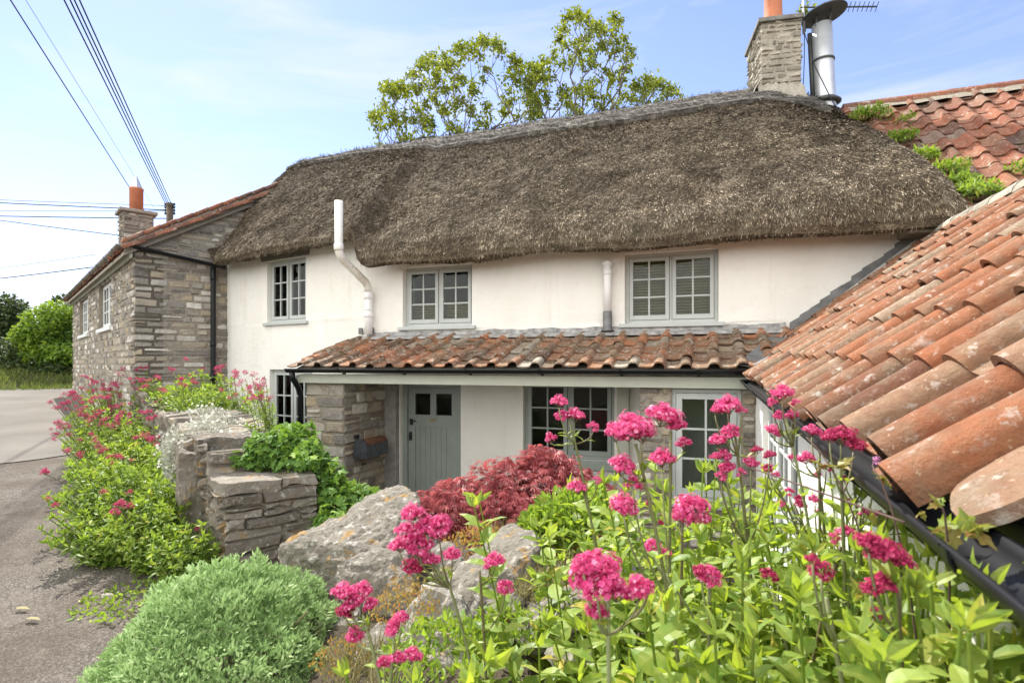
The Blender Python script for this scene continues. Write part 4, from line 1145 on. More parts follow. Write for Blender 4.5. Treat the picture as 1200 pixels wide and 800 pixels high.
def head(parent, w, r, up, key='petal'):
    o = bpy.data.objects.new('flower_head', random.choice(HEADS[key])); COL.objects.link(o); o.parent = parent
    o.location = [float(x) for x in (np.array(w) - WL[parent.name])]
    u = Vector([float(x) for x in up]).normalized()
    q = Vector((0, 0, 1)).rotation_difference(u) @ Matrix.Rotation(random.random() * 6.28, 3, 'Z').to_quaternion()
    o.rotation_euler = q.to_euler(); o.scale = (r, r, r * random.uniform(.85, 1.1)); return o

def bez(a, b, c, n=10):
    t = np.linspace(0, 1, n)[:, None]; a, b, c = map(np.asarray, (a, b, c))
    return a * (1 - t) ** 2 + 2 * b * t * (1 - t) + c * t ** 2

def leafy_stem(lm, path, l0, l1, gap, n_skip=0.0, wide=1.0, jit=.35, rb=.5):
    """opposite pairs of leaves, each pair turned a quarter from the last"""
    d = np.concatenate([[0], np.cumsum(np.linalg.norm(np.diff(path, axis=0), axis=1))]); L = d[-1]
    s = n_skip * L + gap * .5; k = random.random() * 3; T, D, NN, Z = [], [], [], []
    while s < L * .97:
        p = np.array([np.interp(s, d, path[:, i]) for i in range(3)]); f = s / L
        tan = np.array([np.interp(min(s + .02, L), d, path[:, i]) for i in range(3)]) - p; tan /= np.linalg.norm(tan) + 1e-9
        a = np.cross(tan, (.3, .2, 1)); a /= np.linalg.norm(a) + 1e-9; b = np.cross(tan, a)
        for q in (0, PI):
            t = k + q + random.uniform(-.3, .3); o = a * math.cos(t) + b * math.sin(t)
            up = random.uniform(.25, .75)
            T.append(p); D.append(o + tan * up + np.array([0, 0, .05]) + np.random.normal(0, .1, 3)); NN.append(tan - o * .4 + np.random.normal(0, jit * .5, 3)); Z.append((l0 * (1 - f) + l1 * f) * random.uniform(.75, 1.2))
        k += PI / 2 + random.uniform(-.2, .2); s += gap * random.uniform(.8, 1.25)
    if T: scat(lm, np.array(T), np.array(D), np.array(NN), np.array(Z), RNG.normal(rb, .26, len(T)), wide=wide)

def valerian(label, base, stems, shoots=6, spread=.22, sh_h=(.25, .5), leaf=.098, group='valerian along the front bank', name='valerian_plant', lean=(0, 0)):
    """stems: (tip pixel x, y, depth, [(head x, y, size px, kind)...]); shoots: leafy stems without flowers"""
    b = np.array([base[0], base[1], 0.0]); b[2] = gz(b[0], b[1]) + .0
    if len(base) > 2: b[2] = base[2]
    shoots = int(shoots * 1.7); sh_h = (sh_h[0] * 1.25, sh_h[1] * 1.5)
    t = thing(name, label, 'flowering plant', b, group)
    lm = MB()
    for (sx, sy, dd, hs) in stems:
        tip = at(sx, sy, dd); st = b + np.array([random.uniform(-.06, .06), random.uniform(-.06, .06), -.02])
        mid = (st + tip) / 2 + np.array([(st - tip)[0] * .28, (st - tip)[1] * .28, .12 * abs(tip[2] - st[2])]) * .8
        path = bez(st, mid, tip, 12); sm = MB(); sm.tube(path, np.linspace(.0052, .0036, 12), 6)
        kk = path[8]
        for (hx, hy, hp, kind) in hs:
            r = hp * .5 * dd / FPX; c = at(hx, hy, dd + random.uniform(-.03, .03)); foot = c - np.array([0, 0, r * .7])
            hd = np.linalg.norm(c - tip)
            if hd > r * .9:
                j = path[10] if foot[2] > path[10][2] else path[7]
                if foot[2] < path[7][2]: j = path[5]
                pp = bez(j, (j + foot) / 2 + np.array([(foot - j)[0] * .35, (foot - j)[1] * .35, -.01]), foot, 7); sm.tube(pp, np.linspace(.0026, .0018, 7), 5)
                scat(lm, pp[[2, 2]], np.array([[foot[0] - j[0], foot[1] - j[1], .03], [-foot[0] + j[0], -foot[1] + j[1], .03]]) + rdir(2) * .02, np.array([[0, 0, 1.0]] * 2), np.array([.035, .03]), RNG.random(2))
        sm.build('stem', MT['pale_stem'], t, smooth=True)
        for (hx, hy, hp, kind) in hs:
            r = hp * .5 * dd / FPX; c = at(hx, hy, dd)
            head(t, c, r, np.array([random.uniform(-.25, .25), random.uniform(-.35, .1), 1]), kind)
        leafy_stem(lm, path[:10], leaf * 1.1, leaf * .55, .07, n_skip=.15, wide=1.4)
    for k in range(shoots):
        a = random.random() * 6.28; q = spread * math.sqrt(random.random())
        st = b + np.array([math.cos(a) * q, math.sin(a) * q, -.03]); h = random.uniform(*sh_h)
        tip = st + np.array([math.cos(a) * q * .5 + random.uniform(-.08, .08) + lean[0] * h, math.sin(a) * q * .5 + random.uniform(-.08, .08) + lean[1] * h, h])
        path = bez(st, (st + tip) / 2 + np.array([0, 0, .05]), tip, 10)
        lm.tube(path, np.linspace(.004, .0025, 10), 5, r=random.random() * .5)
        leafy_stem(lm, path, leaf * random.uniform(.85, 1.35), leaf * .7, .058, wide=1.5)
        n = 5; scat(lm, np.repeat(tip[None], n, 0), rdir(n) * .7 + np.array([0, 0, .8]), rdir(n), leaf * RNG.uniform(.4, .7, n), RNG.normal(.65, .2, n))
    lm.build('foliage', MT['valerian_leaf'], t)
    return t

# ---------------- a leafy mass over an uneven dome
def dome_pts(n, c, rx, ry, rz, lumps=7, seed=1, lo=-.1, inner=.35):
    g = np.random.default_rng(seed)
    v = g.normal(size=(n, 3)); v[:, 2] = np.abs(v[:, 2]) * 1.0 + lo * g.random(n); v /= np.linalg.norm(v, axis=1)[:, None]
    L = g.normal(size=(lumps, 3)); L[:, 2] = np.abs(L[:, 2]); L /= np.linalg.norm(L, axis=1)[:, None]
    k = np.max(v @ L.T, axis=1); s = .80 + .24 * sstep(.70, 1.0, k)
    s = s * (1 - inner * g.random(n) ** 2.5)
    return np.array(c) + v * s[:, None] * np.array([rx, ry, rz]), v / np.array([rx, ry, rz])

# ================================================================== GARDEN WALL WITH ITS END PIER
W2D = lambda s, l, z: np.array([A0[0] + SD[0] * s + LD[0] * l, A0[1] + SD[1] * s + LD[1] * l, z])
gw = thing('garden_wall', 'old dry stone garden wall with a square end pier beside the gateway', 'wall', W2D(0, 0, -1.6))
pc1 = at(263, 568, 4.05); pc2 = at(370, 553, 4.47); pu = pc2 - pc1; pu[2] = 0; PWID = np.linalg.norm(pu); pu /= PWID
pn = np.array([pu[1], -pu[0], 0]); PZ = -.90
FPE = Fr((pc1[0], pc1[1], 0), pu, pn)                       # end face of the wall, towards the gateway
FPR = Fr((pc1[0], pc1[1], 0), pn, -pu); FPR = Fr(np.array([pc1[0], pc1[1], 0]) - pn * .62, pn, -pu)
FPL = Fr(np.array([pc1[0], pc1[1], 0]) + pu * PWID, -pn, pu)
mb = MB(); PB = -2.1
mb.box(FPE, .01, PWID - .01, PB, PZ - .07, -.60, -.01, mi=1)
stones(mb, FPE, PB, PZ - .075, lambda v: [(-.01, PWID + .01)], h=(.055, .115), l=(.15, .5), prot=.03, gap=.004, jit=.03)
stones(mb, FPR, PB, PZ - .075, lambda v: [(0, .63)], h=(.055, .115), l=(.15, .4), prot=.03, gap=.004, jit=.03)
stones(mb, FPL, PB, PZ - .075, lambda v: [(0, .6)], h=(.055, .115), l=(.15, .4), prot=.03, gap=.004, jit=.03)
mb.build('end_pier', [MT['dry_stone'], MT['mortar']], gw)
def slab_block(mb, fr, u0, u1, v0, v1, n0, n1, rough=.012, cuts=5, r=None):
    """a coping stone: a box cut fine and roughened"""
    bm = bmesh.new(); bmesh.ops.create_cube(bm, size=1)
    bmesh.ops.bevel(bm, geom=bm.edges[:], offset=.03, segments=1, affect='EDGES')
    bmesh.ops.subdivide_edges(bm, edges=bm.edges[:], cuts=cuts, use_grid_fill=True)
    V = []
    for v in bm.verts:
        p = fr.p(u0 + (v.co.x + .5) * (u1 - u0), v0 + (v.co.z + .5) * (v1 - v0), n0 + (v.co.y + .5) * (n1 - n0))
        d = rdir(1)[0] * .001 + np.array([fbm(p, 4, 4), fbm(p + 7, 4, 4), fbm(p + 13, 5, 4)]) * rough * 1.6
        V.append(p + d)
    bm.verts.index_update(); F = [tuple(v.index for v in f.verts) for f in bm.faces]; bm.free()
    mb.add(V, F, random.random() if r is None else r)
mb = MB(); slab_block(mb, FPE, -.03, PWID * .62, PZ - .085, PZ, -.63, .03, .02, r=.62); mb.build('coping_stone', MT['dry_stone'], gw)
mb = MB(); slab_block(mb, FPE, PWID * .63, PWID + .03, PZ - .08, PZ + .005, -.62, .02, .02, r=.8); mb.build('coping_stone', MT['dry_stone'], gw)
# the wall itself behind the pier, a step higher, leaning stones on its lane side
WT0, WT1 = -.36, .34
mb = MB()
def wtop(s): return -.70 + .055 * s
FWL = Fr(W2D(6.6, WT1, 0), np.array([-SD[0], -SD[1], 0]), np.array([LD[0], LD[1], 0]))      # u from far end to the pier
FWR = Fr(W2D(.5, WT0, 0), np.array([SD[0], SD[1], 0]), -np.array([LD[0], LD[1], 0]))
for k in range(12):
    s0, s1 = .52 + k * .5, .52 + (k + 1) * .5; f = Fr(W2D(s0, 0, 0), np.array([SD[0], SD[1], 0]), np.array([LD[0], LD[1], 0])); mb.box(f, 0, .5, -2.2, wtop((s0 + s1) / 2) - .06, WT0, WT1 - .01, mi=1)
stones(mb, FWL, -1.75, -.36, lambda v: [(0, 6.05)] if v < -.62 else [(0, 6.05 - (v + .70) / .055 * .9)] if v < -.4 else [], h=(.06, .13), l=(.16, .5), prot=.04, gap=.004, jit=.03)
stones(mb, FWR, -2.3, -.40, lambda v: [(.0, 6)] if v < -.72 else [((v + .70) / .055, 6)] if v < -.42 else [], h=(.06, .13), l=(.16, .45), prot=.03, gap=.004, jit=.03)
FWE = Fr(W2D(.52, WT1, 0), -np.array([LD[0], LD[1], 0]), -np.array([SD[0], SD[1], 0]))
stones(mb, FWE, PZ - .1, -.72, lambda v: [(0, .70)], h=(.07, .12), l=(.2, .4), prot=.03, gap=.004, jit=.02)
mb.build('wall_body', [MT['dry_stone'], MT['mortar']], gw)
for k in range(9):
    s = .62 + k * .24 + random.uniform(-.03, .03); f = Fr(W2D(s, .02, 0), np.array([SD[0], SD[1], 0]), np.array([LD[0], LD[1], 0])); w = random.uniform(.16, .24)
    mb = MB(); slab_block(mb, f, 0, w, wtop(s) - .10, wtop(s) + random.uniform(-.02, .05), -.36, .38, .025, 4); mb.build('coping_stone', MT['dry_stone'], gw)
lean_ = MB()
for k, s in enumerate((.62, .80, .98, 1.2)):
    f = Fr(W2D(s, .36, 0), np.array([SD[0] * .9, SD[1] * .9, .0]), np.array([LD[0], LD[1], 0]))
    m = MB(); slab_block(m, f, 0, .13, -1.5 + .04 * k, -.70 + .07 * math.sin(k * 2), -.04, .15 - .02 * k, .035, 5); m.build('leaning_stone', MT['dry_stone'], gw)

# ================================================================== ROCKS ON THE BANK
def rock(label, P, size_noise=.05, cuts=5, mat='rock', strata=.012, name='rock', group='boulders edging the front bank'):
    P = np.array(P); c = P.mean(0); bm = bmesh.new()
    for p in P: bm.verts.new(p)
    bmesh.ops.convex_hull(bm, input=bm.verts); bmesh.ops.delete(bm, geom=[v for v in bm.verts if not v.link_faces], context='VERTS')
    bmesh.ops.bevel(bm, geom=bm.edges[:], offset=.018, segments=1, affect='EDGES', clamp_overlap=True)
    bmesh.ops.triangulate(bm, faces=bm.faces[:])
    for _ in range(cuts):
        E = [e for e in bm.edges if e.calc_length() > .024]
        if not E: break
        bmesh.ops.subdivide_edges(bm, edges=E, cuts=1, use_grid_fill=False); bmesh.ops.triangulate(bm, faces=bm.faces[:])
    bm.normal_update(); V = []
    for v in bm.verts:
        p = np.array(v.co); n = np.array(v.normal)
        d = size_noise * .55 * fbm(p, 3.2, 2) + size_noise * .35 * fbm(p * np.array([.5, .5, 2.0]), 7, 3) + strata * .7 * abs(math.sin((p[2] * .85 - p[0] * .3 + .05 * fbm(p, 4, 2)) * 38))
        r_ = mn.ridged_multi_fractal(Vector(p * 5.5), 1.0, 2.0, 3, 1.0, 2.0)
        vd = mn.voronoi(Vector(p * np.array([3.2, 3.2, 5.5]) + np.array([.7 * fbm(p, 2, 2), 0, .5 * fbm(p, 3, 2)])))[0]
        ck = max(0.0, 1 - (vd[1] - vd[0]) * 5.0); d += .05 * (vd[0] - .3) - .016 * ck + .012 * fbm(p, 22, 3)
        V.append(p + n * (d - .006 * r_))
    bm.verts.index_update(); F = [tuple(v.index for v in f.verts) for f in bm.faces]; bm.free()
    mb = MB(); mb.add(V, np.array(F), random.random())
    o = mk(name, mb, MT[mat], loc=c, smooth=False); return tag(o, label, 'rock', group)
def pr(*L): return [at(x, y, d) for x, y, d in L]
rock('long grey boulder sloping up to a point in front of the cottage door', pr((326, 640, 3.05), (345, 690, 3.0), (332, 655, 3.4), (400, 700, 2.85), (470, 660, 2.9), (478, 570, 3.5), (494, 585, 3.3), (455, 570, 3.7), (400, 605, 3.6), (490, 640, 3.05), (400, 640, 2.95), (490, 690, 3.5), (360, 700, 3.6), (480, 700, 3.0)), .045)
rock('grey boulder wedged under the lower right side of the long sloping boulder', pr((388, 660, 2.75), (450, 640, 2.75), (480, 650, 2.7), (490, 690, 2.6), (400, 700, 2.6), (392, 740, 2.6), (470, 745, 2.55), (440, 720, 3.1), (478, 670, 3.1)), .04)
rock('flat topped pale boulder with orange lichen in front of the red maple', pr((545, 655, 2.75), (598, 614, 2.95), (630, 622, 2.75), (634, 640, 2.6), (570, 690, 2.45), (520, 690, 2.6), (548, 740, 2.4), (612, 700, 2.5), (640, 690, 2.75), (560, 660, 3.1), (632, 650, 3.0)), .035)
rock('low lichened boulder below the mossy hollow between the flowers', pr((595, 738, 2.1), (640, 690, 2.25), (690, 676, 2.2), (704, 700, 2.05), (690, 740, 1.95), (610, 770, 1.95), (650, 770, 2.0), (690, 760, 2.3), (610, 720, 2.4)), .03)
rock('orange stained boulder half hidden behind the lowest pink flowers', pr((452, 735, 2.3), (500, 690, 2.35), (545, 700, 2.3), (560, 760, 2.15), (540, 830, 2.0), (440, 830, 2.1), (430, 770, 2.25), (500, 800, 2.6), (545, 720, 2.6)), .045)
rock('small dark boulder beside the green cushion shrub', pr((380, 705, 2.65), (420, 700, 2.6), (432, 760, 2.4), (400, 800, 2.3), (372, 770, 2.5), (425, 790, 2.7)), .035)
rock('flat slab on the bank below the long boulder', pr((415, 745, 2.35), (450, 722, 2.45), (470, 760, 2.2), (440, 800, 2.1), (410, 790, 2.2), (450, 810, 2.5)), .03)

rock('small angular stone at the foot of the end pier', pr((352, 668, 3.3), (385, 662, 3.35), (380, 690, 3.2), (350, 695, 3.2), (366, 700, 3.5), (372, 655, 3.5)), .02, 4)
rock('narrow upright stone between the long boulder and the flat topped one', pr((505, 640, 2.85), (530, 628, 2.9), (545, 650, 2.8), (535, 690, 2.7), (505, 690, 2.75), (520, 660, 3.1)), .025, 4)
rock('thin slab lying in front of the flat topped boulder', pr((560, 700, 2.3), (610, 690, 2.35), (618, 712, 2.25), (570, 728, 2.2), (590, 720, 2.5), (600, 735, 2.3)), .02, 4)
rock('pale stone low among the leaves below the big blowsy head', pr((640, 760, 1.75), (690, 748, 1.8), (700, 775, 1.7), (650, 790, 1.65), (670, 790, 1.9)), .02, 4)
# loose bits on the bank
def tuft(name, label, cat, c, n, size, rad, mat, tv, tf, h=.06, group=None, up=.9, wide=1.0):
    c = np.array(c, float); t = thing(name, label, cat, c, group); mb = MB()
    a = RNG.random(n) * 6.28; q = rad * np.sqrt(RNG.random(n)); T = np.stack([c[0] + np.cos(a) * q, c[1] + np.sin(a) * q, c[2] + h * (1 - (q / rad) ** 2) * RNG.random(n)], -1)
    d = rdir(n) * .8 + np.array([0, 0, up]); scat(mb, T, d, rdir(n), size * RNG.uniform(.6, 1.3, n), RNG.random(n), tv, tf, wide)
    mb.build('foliage', MT[mat], t); return t
tuft('moss_cushion', 'dry yellowish moss cushion in the hollow between two boulders', 'moss', at(648, 690, 2.35), 1500, .03, .17, 'moss_leaf', BLADE_V, BLADE_F, .07, wide=.16)
tuft('stonecrop', 'orange and yellow stonecrop at the side of the lowest pink flowers', 'stonecrop', at(475, 715, 2.25), 600, .014, .15, 'stonecrop_leaf', OVAL_V, OVAL_F, .14)
tuft('stonecrop', 'reddish stonecrop on the ledge in front of the red maple', 'stonecrop', at(562, 640, 3.05), 600, .02, .22, 'stonecrop_leaf', OVAL_V, OVAL_F, .12)
tuft('stonecrop', 'small orange stonecrop at the foot of the green cushion shrub', 'stonecrop', at(400, 775, 2.15), 420, .014, .12, 'stonecrop_leaf', OVAL_V, OVAL_F, .10)
tuft('grass_tuft', 'dry straw coloured grass tuft between maple and flat boulder', 'grass tuft', at(590, 640, 3.2), 260, .14, .14, 'moss_leaf', BLADE_V, BLADE_F, .02, wide=.03, up=1.6)
tuft('grass_tuft', 'dry brown stalks right of the flat topped boulder', 'grass tuft', at(662, 680, 2.6), 220, .13, .10, 'moss_leaf', BLADE_V, BLADE_F, .02, wide=.03, up=1.8)

# ================================================================== SILVER GREEN CUSHION SHRUB
c = at(268, 808, 2.40); c[2] = gz(c[0], c[1]) - .10
mnd = thing('cushion_shrub', 'rounded silvery green feathery cushion shrub at the lane edge', 'shrub', c)
mb = MB(); P_, Nn_ = dome_pts(9500, c, .54, .52, .71, lumps=26, seed=5, lo=-.5, inner=.25)
Nn_ /= np.linalg.norm(Nn_, axis=1)[:, None]
cl = np.array([mn.noise(Vector(p * 9)) for p in P_])
for k in range(7):
    d = Nn_ * .8 + rdir(len(P_)) * .85 + np.array([0, 0, .45]); q = P_ + rdir(len(P_)) * .016 + Nn_ * (cl * .06)[:, None]
    scat(mb, q, d, Nn_ + rdir(len(P_)) * .5, .029 * RNG.uniform(.6, 1.3, len(P_)), .5 + .3 * cl + RNG.normal(0, .16, len(P_)), DIA_V, DIA_F, .8)
mb.build('foliage', MT['mound_leaf'], mnd)
mb = MB()
for k in range(26):
    a = random.random() * 6.28; q = c + np.array([math.cos(a) * .4, math.sin(a) * .4, random.uniform(.3, .6)]); mb.tube(bez(c + np.array([0, 0, .02]), (c + q) / 2 + np.array([0, 0, .1]), q, 6), .006, 5)
mb.build('stem', MT['pale_stem'], mnd)

# ================================================================== RED JAPANESE MAPLE
c = np.array([-1.38, 4.18, 0]); c[2] = gz(*c[:2]) - .03
mp = thing('japanese_maple', 'low red cut-leaved Japanese maple in front of the porch window', 'shrub', c)
lobes = [((540, 583, 4.25), .40, .30), ((590, 560, 4.4), .38, .32), ((640, 553, 4.5), .46, .40), ((680, 575, 4.45), .34, .33), ((700, 585, 4.6), .30, .26), ((600, 600, 4.1), .46, .30), ((655, 605, 4.15), .40, .30), ((520, 592, 4.1), .24, .22), ((637, 535, 4.55), .26, .22)]
mb = MB(); wood = MB()
for li, (pp, rx, rz) in enumerate(lobes):
    cc = at(*pp) - np.array([0, 0, rz * .5]); n = int(1500 * rx)
    Q, Nq = dome_pts(n, cc, rx, rx * .8, rz, lumps=6, seed=20 + li, lo=-.6, inner=.4); Nq /= np.linalg.norm(Nq, axis=1)[:, None]
    hor = Nq * np.array([1, 1, .0]); hor /= np.linalg.norm(hor, axis=1)[:, None] + .05
    ax = hor * .8 + np.array([0, 0, -.25]) + rdir(n) * .5; ax /= np.linalg.norm(ax, axis=1)[:, None]
    rb = np.clip(RNG.normal(.45, .2, n) + .25 * np.array([mn.noise(Vector(q * 7)) for q in Q]), 0, 1); sz = RNG.uniform(.055, .095, n)
    side = np.cross(ax, np.array([0, 0, 1.0])); side /= np.linalg.norm(side, axis=1)[:, None] + 1e-9
    for k in range(7):
        a = (k - 3) * .36; d = ax * math.cos(a) + side * math.sin(a) + np.array([0, 0, -.14 - .1 * abs(k - 3) * .3]) + rdir(n) * .12
        scat(mb, Q, d, Nq + np.array([0, 0, .8]), sz * (1 - .09 * abs(k - 3)), rb + RNG.normal(0, .12, n), DIA_V, DIA_F, .34)
    for _ in range(3):
        q = cc + np.array([random.uniform(-.6, .6) * rx, random.uniform(-.6, .6) * rx, random.uniform(.3, .8) * rz]); wood.tube(bez(c + np.array([0, 0, .25]), (c + q) / 2 + np.array([0, 0, .25]), q, 9), np.linspace(.016, .004, 9), 6)
mb.build('crown', MT['maple_leaf'], mp)
wood.tube([c - np.array([0, 0, .1]), c + np.array([.02, 0, .12]), c + np.array([0, .02, .3])], [.045, .035, .026], 8)
wood.build('trunk', MT['maple_bark'], mp, smooth=True)
# ================================================================== FRONT BANK VALERIAN
V_ = valerian
P = 'petal'; K = 'dark'; S_ = 'small'
def bp(px, d, z=None):
    q = at(px, 500, d); return (q[0], q[1]) if z is None else (q[0], q[1], z)
V_('tall valerian with four pink heads in front of the porch window', bp(712, 1.85), [(667, 492, 1.7, [(655, 470, 22, P), (673, 486, 26, P), (659, 487, 18, P), (645, 513, 17, S_), (695, 500, 17, S_)]), (682, 570, 1.75, [(676, 570, 26, P), (700, 562, 12, S_)])], 8, .25, (.25, .42))
V_('valerian with the largest double pink head level with the beam end', bp(800, 1.15), [(745, 520, 1.12, [(738, 500, 54, P), (752, 508, 36, P), (722, 508, 26, P), (729, 545, 34, P), (742, 566, 26, S_), (731, 592, 36, P)])], 8, .2, (.3, .45))
V_('valerian with a broad upright pink head beside the large double one', bp(812, 1.3), [(786, 505, 1.3, [(777, 487, 44, P), (792, 496, 26, P), (776, 536, 32, P), (800, 519, 23, S_)]), (800, 600, 1.35, [(811, 597, 46, P), (796, 603, 22, P)])], 8, .22, (.28, .45))
V_('many headed pink valerian standing before the bay window', bp(885, 1.5), [(860, 500, 1.45, [(853, 474, 30, P), (838, 481, 16, S_), (868, 481, 16, S_), (856, 505, 24, P), (841, 516, 22, P), (848, 533, 20, P), (838, 535, 15, S_), (852, 547, 20, P), (880, 541, 20, P), (868, 553, 15, S_), (845, 558, 16, S_), (887, 527, 15, K), (902, 533, 16, K)])], 8, .25, (.28, .5))
V_('slender pink valerian reaching highest against the wing gutter', bp(960, 1.55), [(921, 490, 1.5, [(916, 460, 27, P), (905, 471, 15, S_), (932, 472, 14, S_), (913, 486, 15, P), (928, 487, 16, P), (906, 505, 20, P)]), (960, 530, 1.55, [(951, 505, 21, P), (928, 536, 13, S_), (945, 536, 22, P), (938, 590, 16, K), (955, 585, 18, S_)])], 10, .25, (.3, .5))
V_('valerian with a loose raspberry head under the wing eave', bp(1000, 1.2), [(985, 540, 1.15, [(985, 509, 34, K), (1000, 520, 28, K), (972, 512, 20, K)]), (1010, 590, 1.2, [(1012, 600, 14, S_), (1022, 575, 10, K)])], 10, .25, (.3, .48))
V_('valerian with one fading reddish head above broad leaves', bp(850, 1.15), [(832, 690, 1.1, [(830, 674, 34, P), (822, 668, 20, K)])], 10, .24, (.25, .42))
V_('valerian with the big blowsy pink head nearest the flat boulder', bp(745, .88), [(712, 700, .85, [(700, 672, 66, P), (722, 690, 46, P), (748, 690, 38, P), (684, 660, 34, P), (700, 715, 30, P), (760, 687, 18, S_)])], 6, .16, (.22, .32), .07)
V_('valerian with a deep red pair of heads at the right foot', bp(1050, .78), [(1050, 690, .72, [(1035, 645, 42, K), (1056, 656, 34, K), (1018, 636, 34, K), (1034, 684, 34, K), (1020, 690, 24, K)]), (968, 700, .78, [(962, 668, 30, K), (952, 655, 18, K), (1025, 718, 18, K)])], 12, .22, (.22, .36))
V_('valerian with a dense cluster of pink heads over the long boulder', bp(578, 1.55), [(520, 668, 1.5, [(484, 600, 30, P), (478, 622, 34, P), (500, 615, 32, P), (468, 638, 26, P), (515, 616, 32, P), (492, 640, 36, P), (530, 648, 22, P), (482, 664, 28, K), (506, 655, 22, P)]), (562, 668, 1.6, [(580, 655, 26, P), (592, 688, 22, P), (574, 662, 18, S_)])], 5, .16, (.16, .26), .07)
V_('lowest valerian with scattered pink heads beside the cushion shrub', bp(462, 1.35), [(425, 720, 1.4, [(402, 692, 32, P), (424, 692, 26, P), (412, 706, 26, P), (405, 716, 24, K), (434, 708, 20, P)]), (462, 750, 1.4, [(462, 733, 26, P), (470, 722, 20, P), (416, 742, 24, P), (466, 770, 24, P), (484, 767, 26, P), (450, 775, 18, P)])], 3, .12, (.1, .2), .06)
V_('leafy valerian without flowers at the bottom beside the orange stained boulder', bp(590, 1.05), [], 9, .20, (.25, .40), .08)
V_('budding valerian with tall broad leaves in the middle of the bank', bp(880, 1.65), [(800, 640, 1.8, [(736, 600, 14, S_), (790, 625, 10, K)])], 14, .3, (.32, .55))
V_('leafy valerian behind the slender ones beside the bay window', bp(800, 2.1), [(770, 600, 2.1, [(760, 590, 9, K), (775, 612, 9, K)])], 16, .35, (.35, .55))
V_('leafy valerian growing against the white wing wall', bp(1010, 1.75), [(1000, 600, 1.8, [(990, 585, 12, K), (1010, 592, 10, K)]), (965, 615, 1.8, [(960, 600, 12, S_)])], 14, .3, (.4, .62))
V_('broad leaved valerian at the very front under the wing gutter', bp(1090, .80), [], 14, .14, (.56, .58), .085)
V_('broad leaved valerian at the front between the reddish head and the deep red pair', bp(930, .92), [], 14, .18, (.45, .55), .095)
V_('broad leaved valerian at the front below the big blowsy pink head', bp(800, .85), [], 12, .16, (.45, .53), .095)
V_('low leafy valerian filling the gap right of the moss cushion', bp(700, 1.9), [], 12, .28, (.30, .50))

V_('leafy valerian pressed against the wing wall beneath the gutter', bp(1092, .98), [], 14, .14, (.55, .58), .09)
V_('broad leaved valerian in the lower right corner under the gutter', bp(1165, .66), [], 14, .10, (.66, .64), .075)
V_('leafy valerian along the wing wall behind the deep red pair', bp(1045, 1.32), [], 16, .18, (.5, .58), .09)
V_('valerian with many small fading heads low against the wing wall', bp(1000, 1.55), [(1000, 560, 1.5, [(1000, 548, 14, S_), (1012, 556, 13, S_), (990, 560, 12, K), (1020, 566, 12, S_)]), (930, 590, 1.6, [(925, 576, 14, S_), (937, 583, 13, K), (915, 590, 12, S_)]), (1040, 600, 1.3, [(1040, 588, 15, S_), (1052, 598, 14, K), (1030, 602, 12, S_)]), (905, 560, 1.7, [(900, 548, 14, K), (910, 556, 12, S_)]), (960, 560, 1.6, [(968, 548, 13, S_), (958, 556, 12, S_)])], 4, .2, (.3, .42))
V_('valerian with three half open heads near the wing wall foot', bp(930, 1.25), [(905, 690, 1.2, [(900, 672, 20, K), (912, 680, 16, K)]), (985, 640, 1.2, [(990, 622, 20, P), (978, 630, 16, S_)]), (770, 660, 1.3, [(765, 640, 22, P), (780, 648, 16, S_)])], 4, .2, (.3, .42))
tuft('trailing_weed', 'leafy green weeds in front of the orange stained boulder', 'weed', at(520, 770, 1.95), 620, .04, .22, 'bed_leaf', LEAF_V, LEAF_F, .14, up=.8)
tuft('trailing_weed', 'small green weeds between the thin slab and the lowest boulder', 'weed', at(590, 745, 2.05), 420, .035, .16, 'bed_leaf', LEAF_V, LEAF_F, .12, up=.8)
tuft('grass_tuft', 'yellowing grass tuft beside the lowest pink valerian', 'grass tuft', at(430, 790, 2.1), 320, .11, .16, 'moss_leaf', BLADE_V, BLADE_F, .03, wide=.04, up=1.5)
# shrub with rounded green leaves right of the maple
c = at(672, 640, 3.0); c[2] = gz(c[0], c[1])
sb = thing('green_shrub', 'bright green round leaved shrub between the maple and the flat boulder', 'shrub', c); mb = MB()
for (pp, rx, rz) in (((665, 605, 3.0), .22, .22), ((700, 615, 2.9), .25, .25), ((640, 615, 3.0), .16, .14), ((690, 590, 3.1), .18, .18)):
    cc = at(*pp) - np.array([0, 0, rz * .4]); Q, Nq = dome_pts(850, cc, rx, rx, rz, 9, 3, -.6, .6); n = len(Q)
    scat(mb, Q, Nq / np.linalg.norm(Nq, axis=1)[:, None] + rdir(n) * .7 + np.array([0, 0, .3]), np.array([0, 0, 1.0]) + rdir(n) * .6, RNG.uniform(.028, .052, n), RNG.normal(.55, .25, n), OVAL_V, OVAL_F)
    mb.tube(bez(c, (c + cc) / 2, cc + np.array([0, 0, rz * .5]), 7), .006, 5, r=0)
mb.build('foliage', MT['bed_leaf'], sb)
